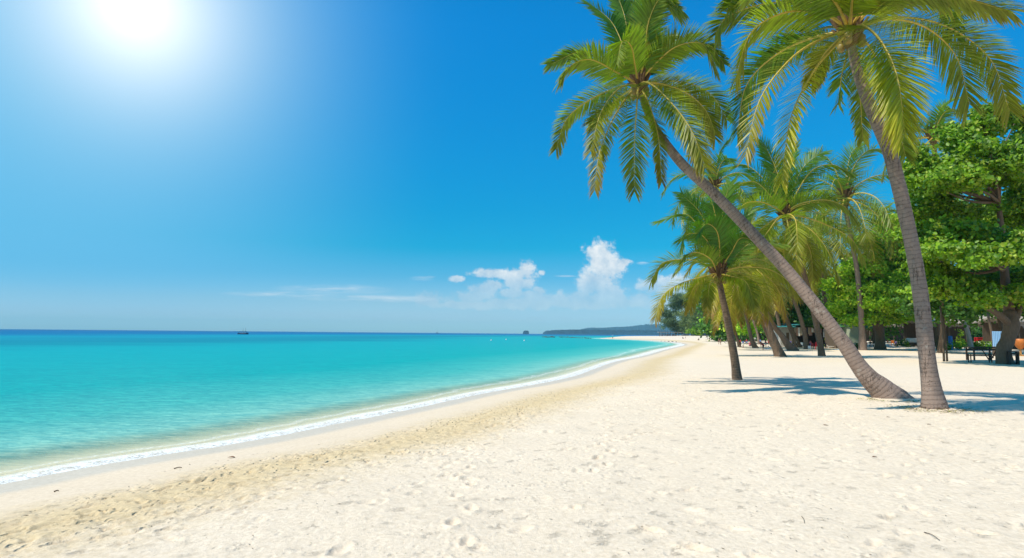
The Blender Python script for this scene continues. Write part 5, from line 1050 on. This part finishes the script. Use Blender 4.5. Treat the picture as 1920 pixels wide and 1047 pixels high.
def person(label, u, v, hpx, pose, top, bottom, rz=0.0, group=None, topless=False, Yz=None):
    p = np.array(gnd(u, v)) if Yz is None else Yz; B = BONES[pose]; ref = {'stand': 1.72, 'walk': 1.70, 'sit': .90, 'bend': 1.2}[pose]; s = hpx * p[1] / F / ref
    o = thing('person', label, 'person', p, group); R3 = _rz(rz); T3 = lambda q: p + R3 @ np.array(q) * s
    bm_v = []; bm_e = []; rad = []
    def av(q, r, par=None):
        bm_v.append(tuple(T3(q) - p)); rad.append(r * s); i = len(bm_v) - 1
        if par is not None: bm_e.append((par, i))
        return i
    L = lambda a, b, f: tuple(np.array(a) * (1 - f) + np.array(b) * f)
    pel = av(B['pel'], .13); wst = av(L(B['pel'], B['chest'], .45), .115, pel); ch = av(B['chest'], .14, wst); nk0 = av(L(B['chest'], B['neck'], .75), .09, ch); nk = av(B['neck'], .055, nk0)
    hd = np.array(B['head']); h0 = av(tuple(hd - np.array([0, 0, .07])), .065, nk); h1 = av(tuple(hd), .092, h0); h2 = av(tuple(hd + np.array([0, .01, .08])), .075, h1)
    av(tuple(hd + np.array([0, -.10, -.02])), .016, h1)                     # nose
    for x in (-1, 1):
        f = lambda q: (q[0] * x, q[1] if not (pose == 'walk' and x < 0) else -q[1] * .9, q[2])
        a = av(f(B['sh']), .058, nk0); e = av(f(B['el']), .042, a); w = av(f(B['wr']), .028, e); wd = nrm(np.array(f(B['wr'])) - np.array(f(B['el']))); wp = np.array(f(B['wr']))
        hand = av(tuple(wp + wd * .07), .034, w)
        for k, (dx, ln) in enumerate(((-.03, .075), (-.01, .09), (.01, .085), (.03, .065))):
            k1 = av(tuple(wp + wd * (.085 + ln * .5) + np.array([0, dx, 0])), .009, hand); av(tuple(wp + wd * (.08 + ln) + np.array([-.012 * x, dx, 0])), .008, k1)
        th = av(tuple(wp + wd * .05 + np.array([-.01 * x, -.05, 0])), .010, hand); av(tuple(wp + wd * .085 + np.array([-.015 * x, -.06, 0])), .009, th)
        hp = av(f(B['hip']), .09, pel); kk = av(f(B['kn']), .058, hp); cf = av(L(f(B['kn']), f(B['an']), .35), .052, kk); an = av(f(B['an']), .036, cf); av(f(B['toe']), .034, an)
        av((x * .10, hd[1] + .01, hd[2]), .018, h1)                         # ear
    me = bpy.data.meshes.new('body'); me.from_pydata(bm_v, bm_e, []); me.update(); ob = bpy.data.objects.new('body', me); COL.objects.link(ob)
    md = ob.modifiers.new('skin', 'SKIN'); md.use_smooth_shade = True; sk = me.skin_vertices[0].data
    for i, r_ in enumerate(rad): sk[i].radius = (r_, r_ * (.8 if i in (0, 1, 2) else 1)); 
    sk[0].use_root = True; sb = ob.modifiers.new('sub', 'SUBSURF'); sb.levels = 1; sb.render_levels = 1
    dg = bpy.context.evaluated_depsgraph_get(); m2 = bpy.data.meshes.new_from_object(ob.evaluated_get(dg)); ob.modifiers.clear(); ob.data = m2; m2.materials.clear(); m2.materials.append(M['skin']); ob.parent = o; ob.name = 'body'
    P = lambda *q: [T3(a) for a in q]
    if not topless:
        mb = MB(); mb.tube(P(L(B['pel'], B['chest'], -.12), L(B['pel'], B['chest'], .45), B['chest'], L(B['chest'], B['neck'], .55), L(B['chest'], B['neck'], .85)), np.array([.165, .15, .185, .165, .07]) * s, 12)
        for x in (-1, 1): a = np.array(B['sh']) * [x, 1, 1]; e = np.array(B['el']) * [x, 1, 1]; mb.tube(P(tuple(a * .75 + np.array([0, 0, B['sh'][2] * .25])), tuple(a), tuple(a * .45 + e * .55)), np.array([.08, .078, .07]) * s, 8)
        mb.build('shirt', M[top], o, True)
    mb = MB(); mb.tube(P(L(B['pel'], B['chest'], -.1), L(B['pel'], B['chest'], .28)), np.array([.17, .155]) * s, 12)
    for x in (-1, 1): f = lambda q: (q[0] * x, q[1] if not (pose == 'walk' and x < 0) else -q[1] * .9, q[2]); mb.tube(P(f(B['hip']), L(f(B['hip']), f(B['kn']), .35), L(f(B['hip']), f(B['kn']), .3 if topless else .75)), np.array([.105, .10, .09]) * s, 10)
    mb.build('shorts', M[bottom], o, True)
    mb = MB(); c = T3(tuple(hd + np.array([0, .035, .075]))); mb.ell(c, (.098 * s, .105 * s, .095 * s), 12, 8); mb.build('hair', M['hair'], o, True)
    return o
person('bare-chested person in dark trunks, left one of two near the slim palm', 1347.5, 646, 11.5, 'walk', 'red', 'dark_cloth', 1.2, topless=True)
person('sunbather standing in brown swimwear, right one of two close left of the slim palm', 1351, 647, 11, 'stand', 'red', 'laundry', .4, topless=True)
person('person in a red shirt beside the person in blue, right of the slim palm trunk', 1388.5, 650, 14, 'walk', 'red', 'dark_cloth', 1.4)
person('person in a bright blue shirt and white shorts walking right of the slim palm trunk', 1393.5, 653, 15, 'walk', 'blue', 'white_cloth', 1.6)
person('child in red bending down left of the thick-footed leaning palm', 1431, 656.5, 12, 'bend', 'red', 'dark_cloth', -1.3)
person('person in pink and red standing behind the bending child', 1441, 648, 13, 'stand', 'pink', 'red', .2)
person('person in purple standing in the doorway light of the grey shop', 1474, 649, 14, 'stand', 'purple', 'dark_cloth', -.3)
person('person in purple and blue between two leaning palms at the shop', 1483, 651, 13, 'stand', 'purple', 'blue', .5)
person('small seated person on open sand, left of a pair near the far water edge', 1280.5, 635.6, 3.6, 'sit', 'dark_cloth', 'dark_cloth', .6)
person('small standing person, right of a pair near the far water edge', 1285.5, 636, 4.6, 'stand', 'pink', 'dark_cloth', 1.0)
person('person in dark clothes sitting alone on the open far sand', 1310, 638.5, 4.4, 'sit', 'dark_cloth', 'dark_cloth', -1.0)
person('tiny dark figure standing at the tip of the sand spit', 1149, 636, 4.6, 'stand', 'dark_cloth', 'dark_cloth', 0)
person('person in a pale shirt under the lime parasol by the thin palms', 1416, 643, 11, 'stand', 'white_cloth', 'dark_cloth', .3)
person('person in dark clothes in the shade right of the mossy-footed palm', 1633, 652, 13, 'stand', 'dark_cloth', 'dark_cloth', -.4)
person('person in orange under the lime yellow parasol left of the slim palm', 1331, 639, 8, 'stand', 'orange', 'dark_cloth', .8)
person('person in red under the lime yellow parasol, nearer the slim palm', 1342, 640, 8, 'stand', 'red', 'dark_cloth', -.8)
person('person in teal sitting on sand behind the slim palm trunk', 1372, 643, 7, 'sit', 'teal', 'dark_cloth', .4)
person('person in a white shirt at the dark market table by the kiosk', 1604, 655, 13, 'stand', 'white_cloth', 'purple', .1)
# ------------------------------------------------------------------ litter
def stick(label, a, b, r, mat='timber', cat='stick', name='stick'):
    A_ = np.array(gnd(*a)); B_ = np.array(gnd(*b)); m_ = (A_ + B_) / 2 + np.array([.01, .01, .012]); mb = MB(); mb.tube(smooth_path([A_ + [0, 0, r], m_ + [0, 0, r], B_ + [0, 0, r]], 8), np.linspace(r, r * .6, 8), 6); o = mb.build(name, M[mat], None, True); tag(o, label, cat)
stick('thin straight dark twig on white sand near the bottom right', (1733, 999), (1762, 1014), .005)
stick('short curved brown twig on sand at the bottom, right of centre', (1503, 969), (1509, 983), .004)
stick('small dark driftwood piece on the smooth damp sand at far left', (101, 923.5), (110, 922), .011)
stick('slender driftwood piece on damp sand, right of the left driftwood', (326, 880), (341, 878), .010)
def dead_leaf(label, u, v, wpx, mat='litter'):
    p = np.array(gnd(u, v)); w = wpx * p[1] / F; V = []; n = 8; 
    for i in range(n + 1):
        f = i / n; ww = w * .22 * math.sin(math.pi * min(.97, max(.04, f))) ; x = (f - .5) * w
        for k, a in enumerate((-1, 0, 1)): V.append(p + np.array([x, a * ww * 1.3, .012 + .25 * ww * abs(a) + .06 * w * math.sin(f * 3)]))
    Fq = [(i * 3 + k, (i + 1) * 3 + k, (i + 1) * 3 + k + 1, i * 3 + k + 1) for i in range(n) for k in range(2)]
    o = mk('dead_leaf', V, Fq, M[mat]); md = o.modifiers.new('s', 'SOLIDIFY'); md.thickness = .004; tag(o, label, 'leaf')
dead_leaf('curled rust-brown dead leaf on sand left of the nearest palm base', 1548, 799, 12); dead_leaf('small brown dead leaf just left below the nearest palm base', 1665, 783, 6)
dead_leaf('orange-brown leaf lying on the smooth damp sand near the foam', 434, 859, 14); dead_leaf('brown leaf lying on sand right of the nearest palm, below its shadow', 1742, 797, 7)
dead_leaf('broken brown leaf on open white sand right of bottom centre', 1640, 858, 9)
def scatter(name, label, cat, N, fn, size, pal, z=.004, long=2.2):
    V = []; C = []; XY = np.array([fn() for _ in range(N)]); HH = height(XY[:, 0], XY[:, 1]) + relief_at(XY[:, 0], XY[:, 1])
    for k in range(N):
        x, y = XY[k]; s_ = size * random.uniform(.5, 1.5); a = random.uniform(0, 6.28); h = HH[k] + z + random.uniform(0, z); ca, sa = math.cos(a), math.sin(a)
        for dx, dy, dz in ((-long, 0, 0), (0, -.5, random.uniform(0, .4)), (long, 0, random.uniform(0, .6)), (0, .5, 0)): V.append((x + s_ * (dx * ca - dy * sa), y + s_ * (dx * sa + dy * ca), h + s_ * dz))
        c = np.array(random.choice(pal)) * random.uniform(.7, 1.3); C += [c] * 4
    o = mk(name, V, np.arange(4 * N).reshape(-1, 4), M['leaf'], cols=np.array(C)); tag(o, label, cat, kind='stuff')
Q_ = np.array([plane(random.uniform(200, 1920), random.uniform(740, 1047), .5) for _ in range(2500)]); Q_ = Q_[shore(Q_[:, 0], Q_[:, 1]) > 4]; QI = iter(Q_)
def near_sand(): q = next(QI); return q[0], q[1]
scatter('beach_litter', 'tiny brown leaf bits and shell chips scattered over the near sand', 'litter', 420, near_sand, .008, [(.12, .06, .03), (.25, .15, .07), (.05, .03, .02), (.5, .42, .3)])
W_ = RNG.uniform((-10, 6), (20, 60), (20000, 2)); dw = shore(W_[:, 0], W_[:, 1]); WI = iter(W_[np.abs(dw - 3.2 - .5 * np.sin(W_[:, 1] * .9)) < .25])
def wrack(): q = next(WI); return q[0], q[1]
scatter('wrack_line', 'thin broken line of dark weed bits along the damp sand edge', 'seaweed', 260, wrack, .012, [(.10, .05, .02), (.16, .08, .03)])
def around(q, r):
    c = gnd(*q)
    def f():
        a = random.uniform(0, 6.28); d_ = abs(random.gauss(0, 1)) * r + .42; return c[0] + d_ * math.cos(a) * 1.25, c[1] + d_ * math.sin(a)
    return f
scatter('leaf_litter', 'yellowish and dark leaf scraps gathered round the foot of the nearest palm', 'litter', 900, around((1753, 769), .36), .02, [(.35, .28, .05), (.10, .06, .03), (.20, .12, .05), (.45, .38, .12)], .03)
scatter('leaf_litter', 'yellow-green grass bits at the foot of the long leaning palm', 'litter', 420, around((1672, 752), .30), .02, [(.35, .34, .05), (.22, .26, .04), (.12, .08, .04)], .03)
# exposed root fringe of the two big palms (part of each palm)
def roots(o, q, R_, n, spread=(1, 1)):
    c = np.array(gnd(*q)); mb = MB()
    for k in range(n):
        a = random.uniform(0, 6.28); r1 = R_ * random.uniform(1.15, 2.0); d_ = np.array([math.cos(a) * spread[0], math.sin(a) * spread[1], 0]); t_ = np.array([-d_[1], d_[0], 0]) * random.uniform(-.2, .2)
        mb.tube(smooth_path([c + d_ * R_ * .75 + [0, 0, .14], c + d_ * R_ * 1.05 + t_ * .5 + [0, 0, .07], c + d_ * r1 + t_ + [0, 0, .0]], 6), np.linspace(.011, .004, 6), 5)
    mb.build('root_mass', M['wood_bark'], o)
ps = [x for x in COL.objects if x.name.startswith('coconut_palm') and x.type == 'EMPTY']
roots(ps[0], (1753, 769), .36, 60); roots(ps[1], (1678, 750), .5, 55, (1.2, .7))
#==HAZE
mb = MB(); mb.box((0, 0, 75), (18600, 18600, 170)); hm = bpy.data.materials.new('air'); hm.use_nodes = True; hm.node_tree.nodes.clear(); t = NT(hm.node_tree)
out = t.n('ShaderNodeOutputMaterial'); pv = t.n('ShaderNodeVolumePrincipled'); pv.inputs['Density'].default_value = 8.5e-5; pv.inputs['Color'].default_value = (.46, .88, 1.0, 1); pv.inputs['Anisotropy'].default_value = -.15
t.L(pv.outputs[0], out.inputs['Volume']); hz_o = mb.build('haze', hm); tag(hz_o, 'thin bluish sea haze filling the air over the bay', 'haze', kind='stuff')

table('red-topped low table inside the thatched hut right of the log post', 1838, 654, 16, 20, 'red'); plant('yellow-green hanging-leaved plant beside the top of the whitish log post', 1802, 652, 8, 40, PAL_Y, 500, 0, 'plants in front of the thatched hut')

GX_ = 'people and towels scattered under the leaning palms'
for k, (u, v, h, ps_, tp, bt, lb) in enumerate([
 (1400, 647, 11, 'walk', 'red', 'blue', 'person in red top and blue shorts right behind the red sun lounger'),
 (1408, 650, 11, 'sit', 'pink', 'dark_cloth', 'person in pink sitting on the sand left of the slim leaning palm foot'),
 (1426, 648, 12, 'stand', 'blue', 'dark_cloth', 'person in blue between the slim leaning palm and the thick-footed palm'),
 (1436, 651, 12, 'stand', 'red', 'white_cloth', 'person in red top and white shorts just left of the thick-footed palm'),
 (1456, 650, 12, 'stand', 'white_cloth', 'blue', 'person in white top right behind the thick-footed palm trunk'),
 (1493, 652, 13, 'stand', 'white_cloth', 'dark_cloth', 'person in white between the two grey palms at the shop'),
 (1520, 652, 13, 'walk', 'pink', 'purple', 'person in pink top beside the white chair near the red chairs'),
 (1548, 655, 13, 'stand', 'dark_cloth', 'dark_cloth', 'person in dark clothes right of the bare palm base by the shop'),
 (1625, 654, 14, 'stand', 'pink', 'dark_cloth', 'person in pink just right of the mossy-footed palm'),
 (1680, 652, 13, 'stand', 'purple', 'dark_cloth', 'person in purple right of the orange chairs'),
 (1366, 645, 10, 'stand', 'pink', 'white_cloth', 'person in pink top just left of the short slim palm trunk'),
 (1768, 656, 20, 'stand', 'teal', 'dark_cloth', 'person in teal at the front of the thatched hut by the blue barrel')]):
    person(lb, u, v, h, ps_, tp, bt, k * .9)
def towel(label, u, v, wpx, mat):
    p = np.array(gnd(u, v)); w = wpx * p[1] / F; V = []; n = 8
    for i in range(n + 1):
        for j in range(4): V.append(p + np.array([(i / n - .5) * w, (j / 3 - .5) * w * .5, .05 + .03 * math.sin(i * 1.3 + j)]))
    Fq = [(i * 4 + j, (i + 1) * 4 + j, (i + 1) * 4 + j + 1, i * 4 + j + 1) for i in range(n) for j in range(3)]
    o = mk('beach_towel', V, Fq, M[mat]); md = o.modifiers.new('s', 'SOLIDIFY'); md.thickness = .03; tag(o, label, 'towel')
towel('red towel spread on sand right of the person in blue', 1410, 648, 14, 'red'); towel('blue towel spread on sand behind the bending child', 1440, 655, 12, 'blue'); towel('white towel on sand right of the thick-footed palm', 1478, 656, 14, 'white_cloth')
towel('pale blue towel in the shade between the long leaning trunk and the kiosk', 1572, 656, 18, 'skyblue')
plant('dark leafy shrub at the foot of the corrugated kiosk', 1606, 655, 16, 9, PAL_D, 700, 0, 'low shrubs by the kiosks', 'shrub'); plant('light green shrub left of the green-roofed kiosk', 1560, 652, 18, 18, PAL_Y, 900, 0, 'low shrubs by the kiosks', 'shrub')
plant('leafy shrub behind the orange chairs', 1690, 650, 26, 14, PAL_D, 1200, 0, 'low shrubs by the kiosks', 'shrub')
